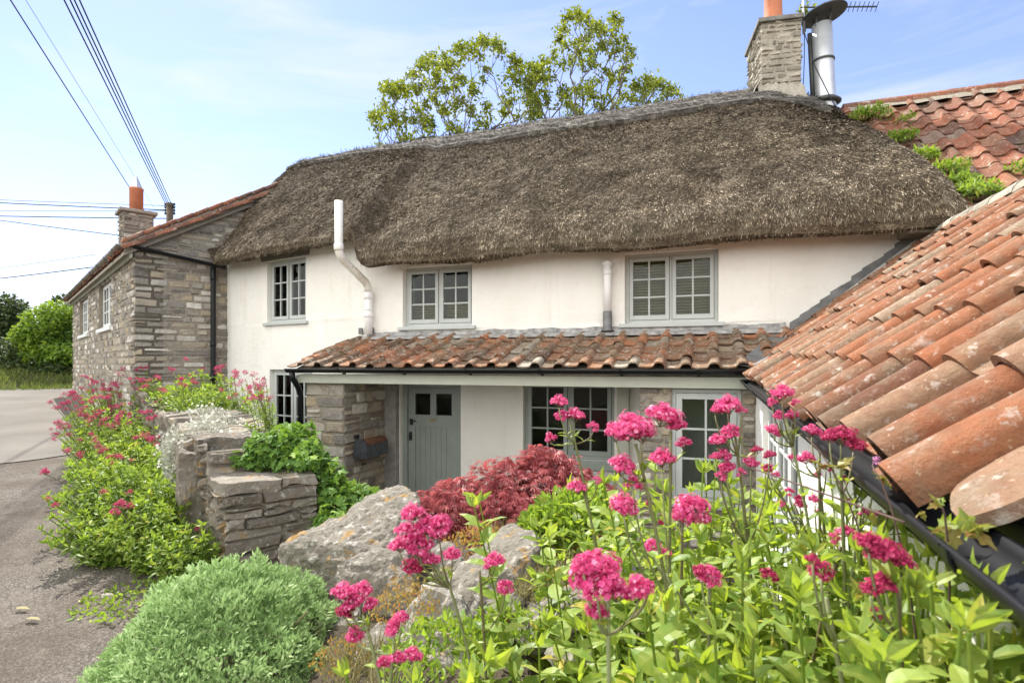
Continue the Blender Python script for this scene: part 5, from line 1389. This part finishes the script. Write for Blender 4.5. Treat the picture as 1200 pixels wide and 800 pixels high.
# arching cranesbill stems
c = at(1090, 700, .86); c[2] = -1.0
cr = thing('cranesbill', 'wiry arching cranesbill with reddish lobed leaves crossing the wing gutter', 'plant', c); sm = MB(); lf = MB()
paths = [bez(c, at(1060, 610, .86), at(945, 512, 1.05), 14), bez(c + .01, at(1090, 640, .82), at(1022, 545, .9), 12), bez(c, at(1130, 640, .75), at(1102, 585, .72), 10), bez(at(1060, 612, .84), at(1000, 590, .95), at(880, 548, 1.2), 10)]
for p in paths: sm.tube(p, np.linspace(.0024, .0013, len(p)), 5)
sm.build('stem', MT['maple_bark'], cr, smooth=True)
for (x, y, d, n, s) in ((1140, 622, .72, 7, .05), (985, 545, .98, 5, .045), (1100, 590, .72, 4, .035), (1035, 560, .9, 5, .03), (965, 545, 1.0, 4, .04), (1115, 620, .74, 4, .05), (1010, 700, .85, 4, .06), (1080, 600, .8, 3, .03)):
    s *= .68; T = np.repeat(at(x, y, d)[None], n, 0); scat(lf, T, rdir(n) + np.array([0, 0, .1]), np.array([0, 0, 1.0]) + rdir(n) * .7, s * RNG.uniform(.6, 1.1, n), RNG.random(n), IVY_V, IVY_F, .75)
lf.build('foliage', MT['rusty_leaf'], cr); head(cr, at(1028, 540, .9), .013, (0, 0, 1), 'pale')

# ================================================================== BED ALONG THE LANE SIDE OF THE WALL
def bed_plant(label, s, l, h, rx, heads, nl=420, hp=.6, leaf=.085, mat='bed_leaf', name='valerian_plant', far='fardark', group='valerian along the garden wall', zb=None, rb=.5, lean=.15):
    w = W2D(s, l, 0); z = (gz(w[0], w[1]) if zb is None else zb); b = np.array([w[0], w[1], z])
    t = thing(name, label, 'flowering plant', b, group); mb = MB(); sm = MB(); out = np.array([LD[0], LD[1], 0]) * lean
    h *= 1.12; nl = int(nl * 2.9); nst = max(9, nl // 26)
    for k in range(nst):
        a = random.random() * 6.28; q = rx * math.sqrt(random.random()); hh = h * random.uniform(.6, 1.0) * (1 - .35 * (q / rx) ** 2)
        st = b + np.array([math.cos(a) * q * .45, math.sin(a) * q * .45, -.04]); tip = b + out * hh + np.array([math.cos(a) * q, math.sin(a) * q, hh])
        path = bez(st, (st + tip) / 2 + np.array([0, 0, .12 * h]), tip, 9); mb.tube(path, np.linspace(.005, .003, 9), 4, r=.1)
        leafy_stem(mb, path, leaf * 1.15, leaf * .75, .05, n_skip=.08, rb=rb)
        n = 6; scat(mb, np.repeat(tip[None], n, 0), rdir(n) * .8 + np.array([0, 0, .6]), rdir(n), leaf * RNG.uniform(.45, .8, n), RNG.normal(rb + .15, .2, n))
    mb.build('foliage', MT[mat], t)
    made = 0
    for k in range(heads):
        a = random.random() * 6.28; q = rx * (.25 + .85 * math.sqrt(random.random())); st = b + np.array([math.cos(a) * q * .4, math.sin(a) * q * .4, h * .3]); tip = b + out * h * 1.1 + np.array([math.cos(a) * q, math.sin(a) * q, h * random.uniform(.78, 1.08)])
        sm.tube(bez(st, (st + tip) / 2 + np.array([0, 0, .06]), tip, 6), .0035, 4)
        for _ in range(random.choice((1, 2, 3))):
            head(t, tip + np.array([random.uniform(-.05, .05), random.uniform(-.05, .05), random.uniform(-.05, .03)]), random.uniform(.028, .046), (random.uniform(-.3, .3), random.uniform(-.3, .3), 1), far)
    if heads: sm.build('stem', MT['pale_stem'], t)
    return t
G2 = 'valerian along the garden wall'
bed_plant('bushy green valerian hard against the end pier on the lane side', .15, .52, .46, .26, 1, 420)
bed_plant('bushy green valerian with three crimson heads just left of the end pier', .60, .62, .56, .32, 3, 560)
bed_plant('trailing green valerian nearest the gravel, spilling low over it', .95, .88, .46, .34, 2, 480, lean=.5)
bed_plant('pale green leafy valerian below the white cushion plant', 1.25, .62, .70, .34, 1, 620)
bed_plant('sprawling valerian with lone crimson head reaching over the gravel', 1.8, .86, .60, .36, 3, 560, lean=.4)
bed_plant('tall yellow green valerian next beyond the white cushion plant', 2.0, .62, .76, .36, 2, 620, rb=.7)
bed_plant('dark leaved valerian dotted with crimson heads, midway along the wall', 2.7, .80, .66, .36, 10, 560, far='fardark')
bed_plant('yellow green valerian with crimson heads close to the wall, midway along', 2.9, .5, .82, .34, 9, 520, rb=.65, far='fardark')
bed_plant('crimson valerian leaning over the lane beyond the midway plants', 3.5, .84, .72, .36, 14, 500, far='fardark')
bed_plant('crimson flecked valerian close to the wall beyond the midway plants', 3.9, .52, .85, .36, 10, 500, far='fardark')
bed_plant('bright magenta valerian sticking out furthest over the lane', 4.6, .86, .85, .36, 26, 420)
bed_plant('magenta valerian in front of the stone house corner', 5.3, .75, .95, .34, 22, 400)
bed_plant('tall thin valerian against the stone house gable', 5.2, .15, 1.05, .30, 8, 380, zb=-1.3)
bed_plant('last magenta valerian along the stone house side wall', 6.3, .62, .95, .30, 20, 300)
bed_plant('tall leafy valerian covering the leaning stones behind the end pier', .85, .50, .66, .24, 1, 420, rb=.5)
bed_plant('leafy valerian hiding the wall face under the white cushion plant', 1.65, .48, .72, .26, 1, 460, rb=.55)
# on and behind the wall
bed_plant('pale green valerian in the garden below the white cottage wall', 3.0, -.45, .95, .34, 5, 480, zb=-1.15, far='fardark')
bed_plant('pale green valerian behind the wall near the stone house downpipe', 3.9, -.35, .95, .36, 4, 480, zb=-1.1, rb=.6, far='fardark')
bed_plant('slim crimson valerian behind the wall left of the lower cottage window', 2.1, -.55, .95, .20, 7, 200, zb=-1.25, far='fardark')
bed_plant('pink valerian rising out of the ivy in front of the lower cottage window', .9, -.25, .78, .13, 8, 110, zb=-1.0)
bed_plant('dark rounded shrub behind the wall below the stone house gable', 4.7, -.15, .75, .36, 0, 420, mat='dark_leaf', name='dark_shrub', zb=-1.1, group=None, leaf=.06)

bed_plant('leafy valerian on the wall top beyond the white cushion plant', 2.75, .0, .42, .34, 3, 300, zb=-.68, rb=.6)
bed_plant('leafy valerian on the wall top nearest the stone house', 4.1, .05, .42, .38, 5, 320, zb=-.62, rb=.5)
bed_plant('leafy valerian on the wall top in the middle of its length', 3.4, .1, .40, .34, 6, 300, zb=-.66, rb=.55)
# white flowered silver cushion draped over the wall
c = W2D(1.75, .10, wtop(1.75)); sv = thing('snow_in_summer', 'silvery white flowered cushion plant draped over the top of the garden wall', 'flowering plant', c); mb = MB(); fl = MB()
for (s, l, dz, rx, rz, n) in ((1.2, .22, .0, .22, .16, 1500), (1.6, .1, .0, .32, .17, 2600), (2.1, .02, .02, .32, .17, 2300), (1.45, .36, -.22, .20, .30, 1700), (1.75, .36, -.25, .20, .30, 1300), (1.2, .40, -.42, .16, .28, 1100), (.9, .08, .0, .22, .10, 900)):
    Q, Nq = dome_pts(n, W2D(s, l, wtop(s) - .08 + dz), rx, rx, rz, 8, int(s * 100), -.9, .3); Nq /= np.linalg.norm(Nq, axis=1)[:, None]
    scat(mb, Q, Nq * .6 + rdir(n) + np.array([0, 0, .2]), rdir(n), RNG.uniform(.025, .055, n), RNG.random(n), BLADE_V, BLADE_F, .14)
    m = n // 14; scat(fl, Q[:m] + Nq[:m] * .03, rdir(m) * .6 + Nq[:m], rdir(m), RNG.uniform(.018, .034, m), RNG.random(m), OVAL_V, OVAL_F, 1.8)
mb.build('foliage', MT['silver_leaf'], sv); fl.build('blossom', MT['white_petal'], sv)

# ivy
def ivy(label, blobs, seed, base, size=.065):
    t = thing('ivy', label, 'ivy', base); mb = MB(); st = MB()
    for (pp, rx, ry, rz, n) in blobs:
        cc = at(*pp); Q, Nq = dome_pts(n, cc - np.array([0, 0, rz * .4]), rx, ry, rz, 6, seed, -.8, .45); Nq /= np.linalg.norm(Nq, axis=1)[:, None]; seed += 1
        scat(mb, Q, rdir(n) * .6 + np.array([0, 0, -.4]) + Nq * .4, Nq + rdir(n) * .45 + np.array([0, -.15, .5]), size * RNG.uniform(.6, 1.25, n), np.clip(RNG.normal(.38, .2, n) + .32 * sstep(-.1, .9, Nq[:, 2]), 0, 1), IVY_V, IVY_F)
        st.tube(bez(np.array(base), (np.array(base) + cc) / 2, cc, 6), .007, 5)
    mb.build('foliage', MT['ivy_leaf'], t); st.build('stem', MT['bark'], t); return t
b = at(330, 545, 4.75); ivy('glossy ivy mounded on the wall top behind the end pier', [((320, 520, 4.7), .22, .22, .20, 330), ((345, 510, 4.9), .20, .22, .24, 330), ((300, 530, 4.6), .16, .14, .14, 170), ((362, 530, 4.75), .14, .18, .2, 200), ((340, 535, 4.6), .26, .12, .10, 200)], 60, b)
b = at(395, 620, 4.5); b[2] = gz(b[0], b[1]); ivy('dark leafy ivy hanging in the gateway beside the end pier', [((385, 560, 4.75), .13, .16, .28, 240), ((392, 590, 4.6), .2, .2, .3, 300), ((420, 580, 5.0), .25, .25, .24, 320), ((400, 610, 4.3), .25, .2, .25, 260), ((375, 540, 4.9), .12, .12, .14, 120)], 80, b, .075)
# fallen weeds and leaves at the pier foot
w = W2D(.1, .85, 0); tuft('trailing_weed', 'yellowing trailing weed creeping over the gravel at the pier foot', 'weed', (w[0], w[1], gz(*w[:2]) + .03), 420, .035, .36, 'bed_leaf', OVAL_V, OVAL_F, .07, up=.4)
w = W2D(-.25, .45, 0); tuft('trailing_weed', 'small green weed in the angle below the end pier', 'weed', (w[0], w[1], gz(*w[:2]) + .03), 420, .045, .22, 'bed_leaf', OVAL_V, OVAL_F, .12, up=.6)
for k, (px, py, lab) in enumerate(((18, 734, 'pale dead leaf lying alone on the gravel near the lane edge'), (30, 745, 'dry twig-like leaf beside the pale dead leaf on the gravel'), (118, 716, 'light flat stone chip on the gravel left of the cushion shrub'))):
    d = 640 * 1.72 / (py - 426); w = at(px, py, d); w[2] = gz(*w[:2]) + .045; mb = MB()
    scat(mb, w[None], np.array([[1, .3, .02]]), np.array([[0, 0, 1.0]]), np.array([.10]), np.array([.9]), OVAL_V, OVAL_F, .7)
    o = mk('fallen_leaf' if k < 2 else 'stone_chip', mb, MT['moss_leaf' if k < 2 else 'pale_stone'], loc=w); tag(o, lab, 'leaf' if k < 2 else 'stone')
    if k == 2: m_ = o.modifiers.new('solid', 'SOLIDIFY'); m_.thickness = .02

# ferny weeds on the old roof beside the thatch verge
def roofweed(label, px, py, y, n, rad, seed):
    r = ray(px, py); t = (y * 0 + 1); # meet the roof plane z = 3.70 - (9.1 - y) * .84
    k = (3.70 - 9.1 * .84) / (r[2] - .84 * r[1]); c = r * k + np.array([0, -.02, .05])
    o = thing('roof_weed', label, 'weed', c, 'weeds on the old tiled roof'); mb = MB(); Q, Nq = dome_pts(n, c, rad, rad * .8, rad * .55, 5, seed, -.4, .5)
    scat(mb, Q, rdir(n) + np.array([-.1, -.5, .2]), rdir(n) * .6 + np.array([0, -.5, 1]), RNG.uniform(.05, .11, n), RNG.normal(.6, .25, n), DIA_V, DIA_F, .7)
    mb.build('foliage', MT['bed_leaf'], o)
roofweed('green weed at the top of the thatch verge below the steel flue', 1018, 143, 0, 420, .26, 1)
roofweed('long leafy weed halfway down the thatch verge on the red roof', 1082, 192, 0, 300, .20, 2)
roofweed('leafy weed lower down the thatch verge on the red roof', 1108, 208, 0, 320, .20, 3)
roofweed('yellow green fern in the corner where three roofs meet', 1140, 236, 0, 420, .25, 4)
roofweed('narrow trail of weeds along the thatch verge under the topmost weed', 1056, 168, 0, 240, .16, 7)
roofweed('bushy weed just above the yellow green fern on the red roof', 1124, 222, 0, 280, .17, 8)
roofweed('small weed sprig near the top of the red roof', 1062, 146, 0, 60, .12, 5)
roofweed('small weed tuft at the edge of the red roof over the wing ridge', 1190, 206, 0, 80, .10, 6)
c = at(944, 14, 8.2); o = thing('chimney_weed', 'yellow green weed sprouting behind the stone chimney top', 'weed', c); mb = MB(); n = 70
scat(mb, c + rdir(n) * .16 * RNG.random((n, 1)), rdir(n) + np.array([0, 0, .4]), rdir(n), RNG.uniform(.05, .10, n), RNG.random(n), DIA_V, DIA_F); mb.tube([c - np.array([0, 0, .30]), c, c + np.array([.03, 0, .1])], .008, 5, r=.1); mb.build('foliage', MT['tree_leaf'], o)

# ================================================================== TREES BEHIND THE ROOF
def inpoly(x, y, P):
    c = False; n = len(P)
    for i in range(n):
        x1, y1 = P[i]; x2, y2 = P[(i + 1) % n]
        if (y1 > y) != (y2 > y) and x < (x2 - x1) * (y - y1) / (y2 - y1) + x1: c = not c
    return c
def tree(label, poly, n, d, forkpx, trunkpx, lsize=.165, mat='tree_leaf', seed=0, ddep=1.6, leaves=48, ground=-.8, group='trees behind the cottage', trad=.2, name='tree'):
    g = np.random.default_rng(seed); xs = [p[0] for p in poly]; ys = [p[1] for p in poly]
    base = at(trunkpx, 426, d); base[2] = ground; t = thing(name, label, 'tree', base, group)
    tips = []
    while len(tips) < n:
        x, y = g.uniform(min(xs), max(xs)), g.uniform(min(ys), max(ys))
        if inpoly(x, y, poly): tips.append(at(x, y, d + g.uniform(-ddep, ddep)))
    tips = np.array(tips); fork = at(forkpx[0], forkpx[1], d); o = np.argsort(np.linalg.norm(tips - fork, axis=1))
    nodes = [base, base * .6 + fork * .4 + np.array([.1, .05, 0]), fork]; par = [-1, 0, 1]; child = []
    ends = []
    for i in o:
        tp = tips[i]; A = np.array(nodes[2:]); v = tp - A; dist = np.linalg.norm(v, axis=1); cost = dist * (1 + 1.6 * (v[:, 2] < dist * .6)) + .10 * np.linalg.norm(A - fork, axis=1)
        k = int(np.argmin(cost)) + 2; p = k; a = nodes[k]; m = max(1, int(np.linalg.norm(tp - a) / .5))
        for q in range(1, m + 1):
            f = q / m; w = a * (1 - f) + tp * f + g.normal(0, .05, 3) * (q < m) + np.array([0, 0, -.10 * math.sin(PI * f) * np.linalg.norm((tp - a)[:2])])
            nodes.append(w); par.append(p); p = len(nodes) - 1
        ends.append(p)
    N_ = len(nodes); wgt = np.zeros(N_)
    for e in ends: wgt[e] += 1
    for k in range(N_ - 1, 0, -1): wgt[par[k]] += wgt[k]
    rad = np.maximum(.009, trad * .62 * (np.maximum(wgt, .3) / n) ** .62); mb = MB(); nodes = np.array(nodes)
    for k in range(1, N_): mb.tube([nodes[par[k]], nodes[k]], [min(rad[par[k]], rad[k] * 1.5), rad[k]], 5 if rad[k] < .05 else 8, cap=False)
    mb.build('trunk', MT['bark'], t)
    lm = MB(); near = np.array([k for k in range(3, N_) if wgt[k] <= 3]); T = []
    for k in near:
        m = leaves if wgt[k] <= 1 else max(1, leaves // 3)
        T.append(nodes[k] + g.normal(0, lsize * .55, (m, 3)))
    T = np.concatenate(T); nn = len(T)
    scat(lm, T, rdir(nn) + np.array([0, 0, -.2]), rdir(nn) + np.array([0, 0, .5]), lsize * g.uniform(.5, 1.05, nn), np.clip(.5 + .35 * np.array([mn.noise(Vector(q * .9)) for q in T]) + g.normal(0, .2, nn), 0, 1), OVAL_V, OVAL_F, 1.0)
    lm.build('crown', MT[mat], t); return t
tree('broad light green tree behind the left half of the thatch ridge', [(432, 135), (440, 98), (466, 100), (500, 66), (530, 60), (552, 44), (578, 38), (592, 60), (618, 64), (640, 88), (640, 130), (600, 160), (560, 172), (445, 178)], 420, 20, (545, 230), 545, seed=3)
tree('tallest light green tree, right of the broad one behind the ridge', [(612, 128), (618, 80), (642, 60), (652, 40), (664, 8), (686, 16), (700, 26), (722, 14), (742, 38), (744, 60), (736, 88), (728, 120), (700, 138), (640, 150)], 280, 20.5, (690, 210), 685, seed=4)
tree('smallest light green tree showing low above the ridge near the chimney', [(730, 122), (742, 98), (756, 88), (776, 98), (797, 108), (798, 120), (760, 128)], 60, 21, (755, 175), 755, seed=5, trad=.12, leaves=42)

# hedge and trees on the bank at the lane end
def bushmass(name, label, blobs, mat, base, cat, lsize, seed, group=None, wood=True, tv=OVAL_V, tf=OVAL_F, inner=.5):
    base = np.array(base, float); t = thing(name, label, cat, base, group); mb = MB(); wd = MB()
    for (pp, rx, rz, n) in blobs:
        cc = at(*pp); Q, Nq = dome_pts(n, cc, rx, rx, rz, 12, seed, -1.0, inner); seed += 1
        low = RNG.random(n) < .40; Q[low, 2] = 2 * cc[2] - Q[low, 2]; Nq /= np.linalg.norm(Nq, axis=1)[:, None]
        cl = np.array([mn.noise(Vector(q * 1.6)) for q in Q]); Q = Q + Nq * (cl * .25 * rx)[:, None]
        scat(mb, Q, rdir(n) + Nq * .4 + np.array([0, 0, -.1]), Nq + rdir(n) * .7 + np.array([0, 0, .3]), lsize * RNG.uniform(.5, 1.2, n), .5 + .3 * cl + RNG.normal(0, .22, n), tv, tf)
        for _ in range(3): wd.tube(bez(base + rdir(1)[0] * .15, (base + cc) / 2 + rdir(1)[0] * .3, cc + rdir(1)[0] * rx * .5, 8), np.linspace(.07, .02, 8), 6)
    mb.build('crown', MT[mat], t); wd.build('trunk', MT['bark'], t); return t
def gb(px, d): q = at(px, 440, d); return (q[0], q[1], gz(q[0], q[1]))
GH = 'shrubs on the bank at the lane end'
bushmass('hedge_shrub', 'bright yellow green shrub at the lane end beside the stone house', [((52, 385, 18.2), .72, .75, 2000), ((70, 372, 18.6), .6, .55, 1500), ((36, 395, 18), .42, .5, 900), ((76, 400, 18.5), .5, .6, 1300), ((55, 415, 18.0), .65, .55, 1300), ((80, 418, 18.0), .5, .5, 900)], 'hedge_leaf', gb(55, 18.6), 'shrub', .15, 5, GH)
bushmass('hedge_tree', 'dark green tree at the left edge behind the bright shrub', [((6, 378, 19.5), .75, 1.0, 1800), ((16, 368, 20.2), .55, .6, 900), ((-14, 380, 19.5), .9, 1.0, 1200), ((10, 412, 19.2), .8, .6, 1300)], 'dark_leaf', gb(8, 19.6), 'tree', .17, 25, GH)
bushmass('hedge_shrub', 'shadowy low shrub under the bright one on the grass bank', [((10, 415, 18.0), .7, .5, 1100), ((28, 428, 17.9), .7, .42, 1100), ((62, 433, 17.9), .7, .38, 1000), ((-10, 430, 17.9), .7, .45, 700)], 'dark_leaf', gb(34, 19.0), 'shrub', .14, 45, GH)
bushmass('far_tree', 'thin grey green tree top peeping over the bright shrub by the gutter', [((72, 352, 24), .32, .22, 150), ((82, 347, 24), .22, .16, 90), ((66, 356, 24.4), .3, .15, 110)], 'dark_leaf', gb(72, 24), 'tree', .17, 65, None)
# grass on the bank
n = 26000; s = 16.6 + 5 * RNG.random(n); l = -2.2 + 10.2 * RNG.random(n)
X = A0[0] + SD[0] * s + LD[0] * l; Y = A0[1] + SD[1] * s + LD[1] * l; Zg = ground_h(X, Y)
mb = MB(); scat(mb, np.stack([X, Y, Zg], -1), rdir(n) * .5 + np.array([0, 0, 1.0]), rdir(n), RNG.uniform(.09, .24, n), RNG.random(n), BLADE_V, BLADE_F, .10)
o = mk('bank_grass', mb, MT['grass_blade']); tag(o, 'rough green grass on the bank at the lane end', 'grass', kind='stuff')

# ================================================================== MAIL BOX
q = on_x(424, 527, PX1 + .16); bx = Fr(np.array([PX1 + .045, q[1], q[2]]), (1, 0, 0), (0, -1, 0))
mbx = thing('mailbox', 'dark metal domed mailbox fixed to the stone pier in the porch', 'mailbox', bx.p(.1, -.13, 0))
Wd, Hh, Ln = .185, .12, .50
def dome(mb, n0, n1, g=0.0, sides=True):
    pts = [(-g, -.11), (-g, .02)] + [(Wd / 2 - math.cos(t) * (Wd / 2 + g), .02 + math.sin(t) * (.105 + g)) for t in np.linspace(0, PI, 11)[1:-1]] + [(Wd + g, .02), (Wd + g, -.11)]
    V = [bx.p(u, v, n) for n in (n0, n1) for (u, v) in pts]; k = len(pts)
    mb.add(V, [(i, (i + 1) % k, k + (i + 1) % k, k + i) for i in range(k)] + [tuple(range(k))[::-1], tuple(range(k, 2 * k))])
mb = MB(); dome(mb, -Ln, -.012); mb.build('body', MT['mailbox_metal'], mbx)
mb = MB(); dome(mb, -.012, .008, .006); mb.box(bx, .02, Wd - .02, -.05, -.035, .008, .014); mb.box(bx, .02, Wd - .02, -.085, -.07, .008, .014); mb.box(bx, Wd / 2 - .02, Wd / 2 + .02, .09, .135, .0, .02); mb.build('door', MT['mailbox_metal'], mbx)
mb = MB(); V = []
for n in (-Ln + .01, -.03):
    for t in np.linspace(.35, PI - .35, 9): V.append(bx.p(Wd / 2 - math.cos(t) * (Wd / 2 + .004), .02 + math.sin(t) * .110, n))
mb.add(V, [(i, i + 1, 10 + i, 9 + i) for i in range(8)]); mb.build('rusty_lid', MT['rust'], mbx)
mb = MB(); mb.tube([bx.p(-.004, .05, -.12), bx.p(-.01, .12, -.11), bx.p(-.01, .17, -.04)], .008, 6); mb.box(bx, -.02, .01, .14, .18, -.10, -.02); mb.build('flag', MT['iron'], mbx)
mb = MB(); mb.box(bx, -.06, Wd * .6, -.135, -.112, -Ln + .1, -.1); mb.box(bx, -.06, -.03, -.24, -.135, -.3, -.22); mb.build('wall_bracket', MT['iron'], mbx)

# ================================================================== AERIAL
m0 = at(941, 62, 8.0)
ar = thing('television_aerial', 'television aerial on a thin mast strapped beside the stone chimney', 'aerial', m0)
mb = MB(); mb.tube([at(942, 40, 8.0), at(940, -26, 8.0)], .019, 8); mb.build('mast', MT['galvanised'], ar, smooth=True)
b0, b1 = at(938, 9, 8.0), at(1028, 8, 7.75); mb = MB(); mb.tube([b0, b1], .011, 6); mb.build('boom', MT['dark_metal'], ar)
bd = (b1 - b0) / np.linalg.norm(b1 - b0); el_ = np.cross(bd, ZV); el_ /= np.linalg.norm(el_)
el_ = el_ * .8 + ZV * .35
mb = MB()
for k in range(13):
    p = b0 + (b1 - b0) * (.30 + .058 * k); mb.tube([p - el_ * .085, p + el_ * .085], .005, 5)
mb.build('element', MT['dark_metal'], ar)
mb = MB(); mb.tube(bez(at(942, 20, 7.95), at(944, 70, 7.9), at(940, 118, 7.9), 8), .006, 5); mb.tube([at(943, 40, 7.9), at(955, 78, 7.75), at(975, 118, 7.7), at(980, 126, 7.72)], .007, 5); mb.build('cable', MT['wire_black'], ar)

# ================================================================== TELEGRAPH POLE AND WIRES
top = at(199, 238, 25)
pl = thing('telegraph_pole', 'brown wooden telegraph pole top showing above the stone house roof', 'telegraph pole', (top[0], top[1], -.6))
mb = MB(); mb.tube([(top[0], top[1], -.6), top], [.17, .14], 12); mb.build('pole', MT['pole_wood'], pl, smooth=True)
mb = MB(); pts = [top + RV * .0 + np.array([0, 0, -.1 - .14 * k]) for k in range(4)]
for k, q in enumerate(pts):
    for sgn in (-1, 1): mb.lathe(q + RV * sgn * .2, [(.03, 0), (.05, .02), (.05, .08), (.02, .11)], 8)
    mb.tube([q - RV * .22, q + RV * .22], .02, 5)
mb.build('insulator', MT['iron'], pl)
def wire(label, a, b, r, mat='wire_black', sag=.15, group=None):
    t = np.linspace(0, 1, 24)[:, None]; P = a * (1 - t) + b * t - ZV * (4 * sag * t * (1 - t))
    mb = MB(); mb.tube(P, r, 5); o = mk('overhead_wire', mb, MT[mat], loc=P[12], smooth=True); tag(o, label, 'wire', group)
def ext(a, b, k): return a + (b - a) * k
for (x0, xt, lab) in ((75, 195.5, 'left outermost of the four close overhead wires fanning from the telegraph pole'), (82, 197.5, 'second from left of the four close overhead wires fanning from the pole'), (87, 199.5, 'third from left of the four close overhead wires fanning from the pole'), (93, 202, 'right outermost of the four close overhead wires fanning from the telegraph pole')):
    a = at(xt, 242, 25); b = at(x0, 0, 10.8); wire(lab, a, ext(a, b, 1.9), .016, sag=.0, group='wires from the telegraph pole')
a = at(176, 258, 24); b = at(12, 0, 10.0); wire('single thick dark wire passing behind the left chimney pot up to the left', a, ext(a, b, 1.8), .013, sag=0)
a = at(182, 246, 26); b = at(30, 0, 11.0); wire('faint pale wire between the thick dark wire and the four close ones', a, ext(a, b, 1.8), .006, 'wire_pale', 0)
for (y0, x1, y1, r, mt, lab) in ((233, 193, 241, .016, 'wire_pale', 'uppermost faint wire running level to the pole from the left'), (236.5, 193, 246, .024, 'wire_black', 'upper dark wire running level to the pole from the left'), (246, 193, 247, .016, 'wire_pale', 'pale wire in the middle of the level ones left of the pole'), (252, 198, 256, .024, 'wire_black', 'lower dark wire running level behind the left chimney'), (257, 150, 277, .020, 'wire_black', 'wire sloping down right to the foot of the left chimney'), (325, 108, 313, .024, 'wire_black', 'lowest dark wire rising right to the stone house gutter'), (313, 112, 298, .013, 'wire_pale', 'faint wire just above the lowest dark one by the stone house gutter')):
    a = at(x1, y1, 25); b = at(0, y0, 27); wire(lab, a, ext(a, b, 2.2), r, mt, .05, 'level wires left of the pole')

# ================================================================== LIGHT, SKY, CAMERA
SUN = np.array([-.50, .36, .79]); SUN /= np.linalg.norm(SUN)
sl_ = bpy.data.lights.new('sun', 'SUN'); sl_.energy = 4.1; sl_.angle = math.radians(.55); sl_.color = (1, .955, .87)
so = bpy.data.objects.new('sun', sl_); COL.objects.link(so); so.rotation_euler = Vector(SUN).to_track_quat('Z', 'Y').to_euler(); so.location = (-8, 2, 15)
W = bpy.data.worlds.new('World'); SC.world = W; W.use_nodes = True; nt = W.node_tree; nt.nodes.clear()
out = nd(nt, 'ShaderNodeOutputWorld'); bg = nd(nt, 'ShaderNodeBackground'); bg.inputs[1].default_value = .14
sky = nd(nt, 'ShaderNodeTexSky'); sky.sky_type = 'NISHITA'; sky.sun_disc = False; sky.sun_elevation = math.asin(SUN[2]); sky.sun_rotation = math.atan2(SUN[0], SUN[1]); sky.air_density = 1.0; sky.dust_density = .2; sky.ozone_density = 1.2
tc = nd(nt, 'ShaderNodeTexCoord'); mp_ = nd(nt, 'ShaderNodeMapping'); mp_.inputs['Scale'].default_value = (1.2, 1.2, 5.5)
no = nd(nt, 'ShaderNodeTexNoise'); no.inputs['Scale'].default_value = 1.9; no.inputs['Detail'].default_value = 7; no.inputs['Roughness'].default_value = .58; no.inputs['Distortion'].default_value = .5
nt.links.new(tc.outputs['Generated'], mp_.inputs[0]); nt.links.new(mp_.outputs[0], no.inputs['Vector'])
f = ramp(nt, no.outputs[0], [(.46, grey(0)), (.70, grey(.6))])
sep = nd(nt, 'ShaderNodeSeparateXYZ'); nt.links.new(tc.outputs['Generated'], sep.inputs[0])
hz = ramp(nt, sep.outputs[2], [(.0, grey(.7)), (.10, grey(.4)), (.28, grey(.08)), (.6, grey(.0))])
mxm = nd(nt, 'ShaderNodeMath', operation='MAXIMUM'); nt.links.new(f, mxm.inputs[0]); nt.links.new(hz, mxm.inputs[1])
tint = nd(nt, 'ShaderNodeMix', data_type='RGBA', blend_type='MULTIPLY'); tint.inputs[0].default_value = 1; tint.inputs[7].default_value = (.80, .73, .86, 1)
mx = nd(nt, 'ShaderNodeMix', data_type='RGBA'); nt.links.new(mxm.outputs[0], mx.inputs[0]); nt.links.new(sky.outputs[0], tint.inputs[6]); nt.links.new(tint.outputs[2], mx.inputs[6]); mx.inputs[7].default_value = (3.2, 3.35, 3.75, 1)
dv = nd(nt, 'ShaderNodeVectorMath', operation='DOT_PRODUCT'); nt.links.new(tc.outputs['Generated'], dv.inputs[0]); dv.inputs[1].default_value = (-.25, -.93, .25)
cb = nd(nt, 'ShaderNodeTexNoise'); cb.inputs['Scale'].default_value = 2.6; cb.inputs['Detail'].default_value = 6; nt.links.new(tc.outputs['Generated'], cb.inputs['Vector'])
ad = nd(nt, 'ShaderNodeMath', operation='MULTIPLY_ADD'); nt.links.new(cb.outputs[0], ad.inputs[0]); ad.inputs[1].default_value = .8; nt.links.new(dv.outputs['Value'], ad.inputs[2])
bank = ramp(nt, ad.outputs[0], [(.55, grey(0)), (.95, grey(1))])       # bright cloud added out of view behind the camera to fill the shaded front
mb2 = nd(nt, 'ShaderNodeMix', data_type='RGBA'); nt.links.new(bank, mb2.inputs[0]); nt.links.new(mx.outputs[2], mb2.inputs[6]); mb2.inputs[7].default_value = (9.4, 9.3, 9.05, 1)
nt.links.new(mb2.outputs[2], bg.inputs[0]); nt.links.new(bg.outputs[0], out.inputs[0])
cd = bpy.data.cameras.new('camera'); cam = bpy.data.objects.new('camera', cd); COL.objects.link(cam)
cam.location = (0, 0, 0); cam.rotation_euler = (PI / 2, 0, YAW); cd.sensor_width = 36; cd.lens = FPX / 1200 * 36; cd.shift_y = (HOR - 400) / 1200
cd.clip_start = .05; cd.clip_end = 2000
cd.dof.use_dof = True; cd.dof.focus_distance = 5.0; cd.dof.aperture_fstop = 7.1
SC.camera = cam
vs = SC.view_settings; vs.view_transform = 'Standard'; vs.look = 'None'; vs.exposure = 1.14
vs.gamma = 1; vs.use_curve_mapping = False
SC.cycles.max_bounces = 8; SC.cycles.transparent_max_bounces = 12; SC.cycles.use_denoising = True
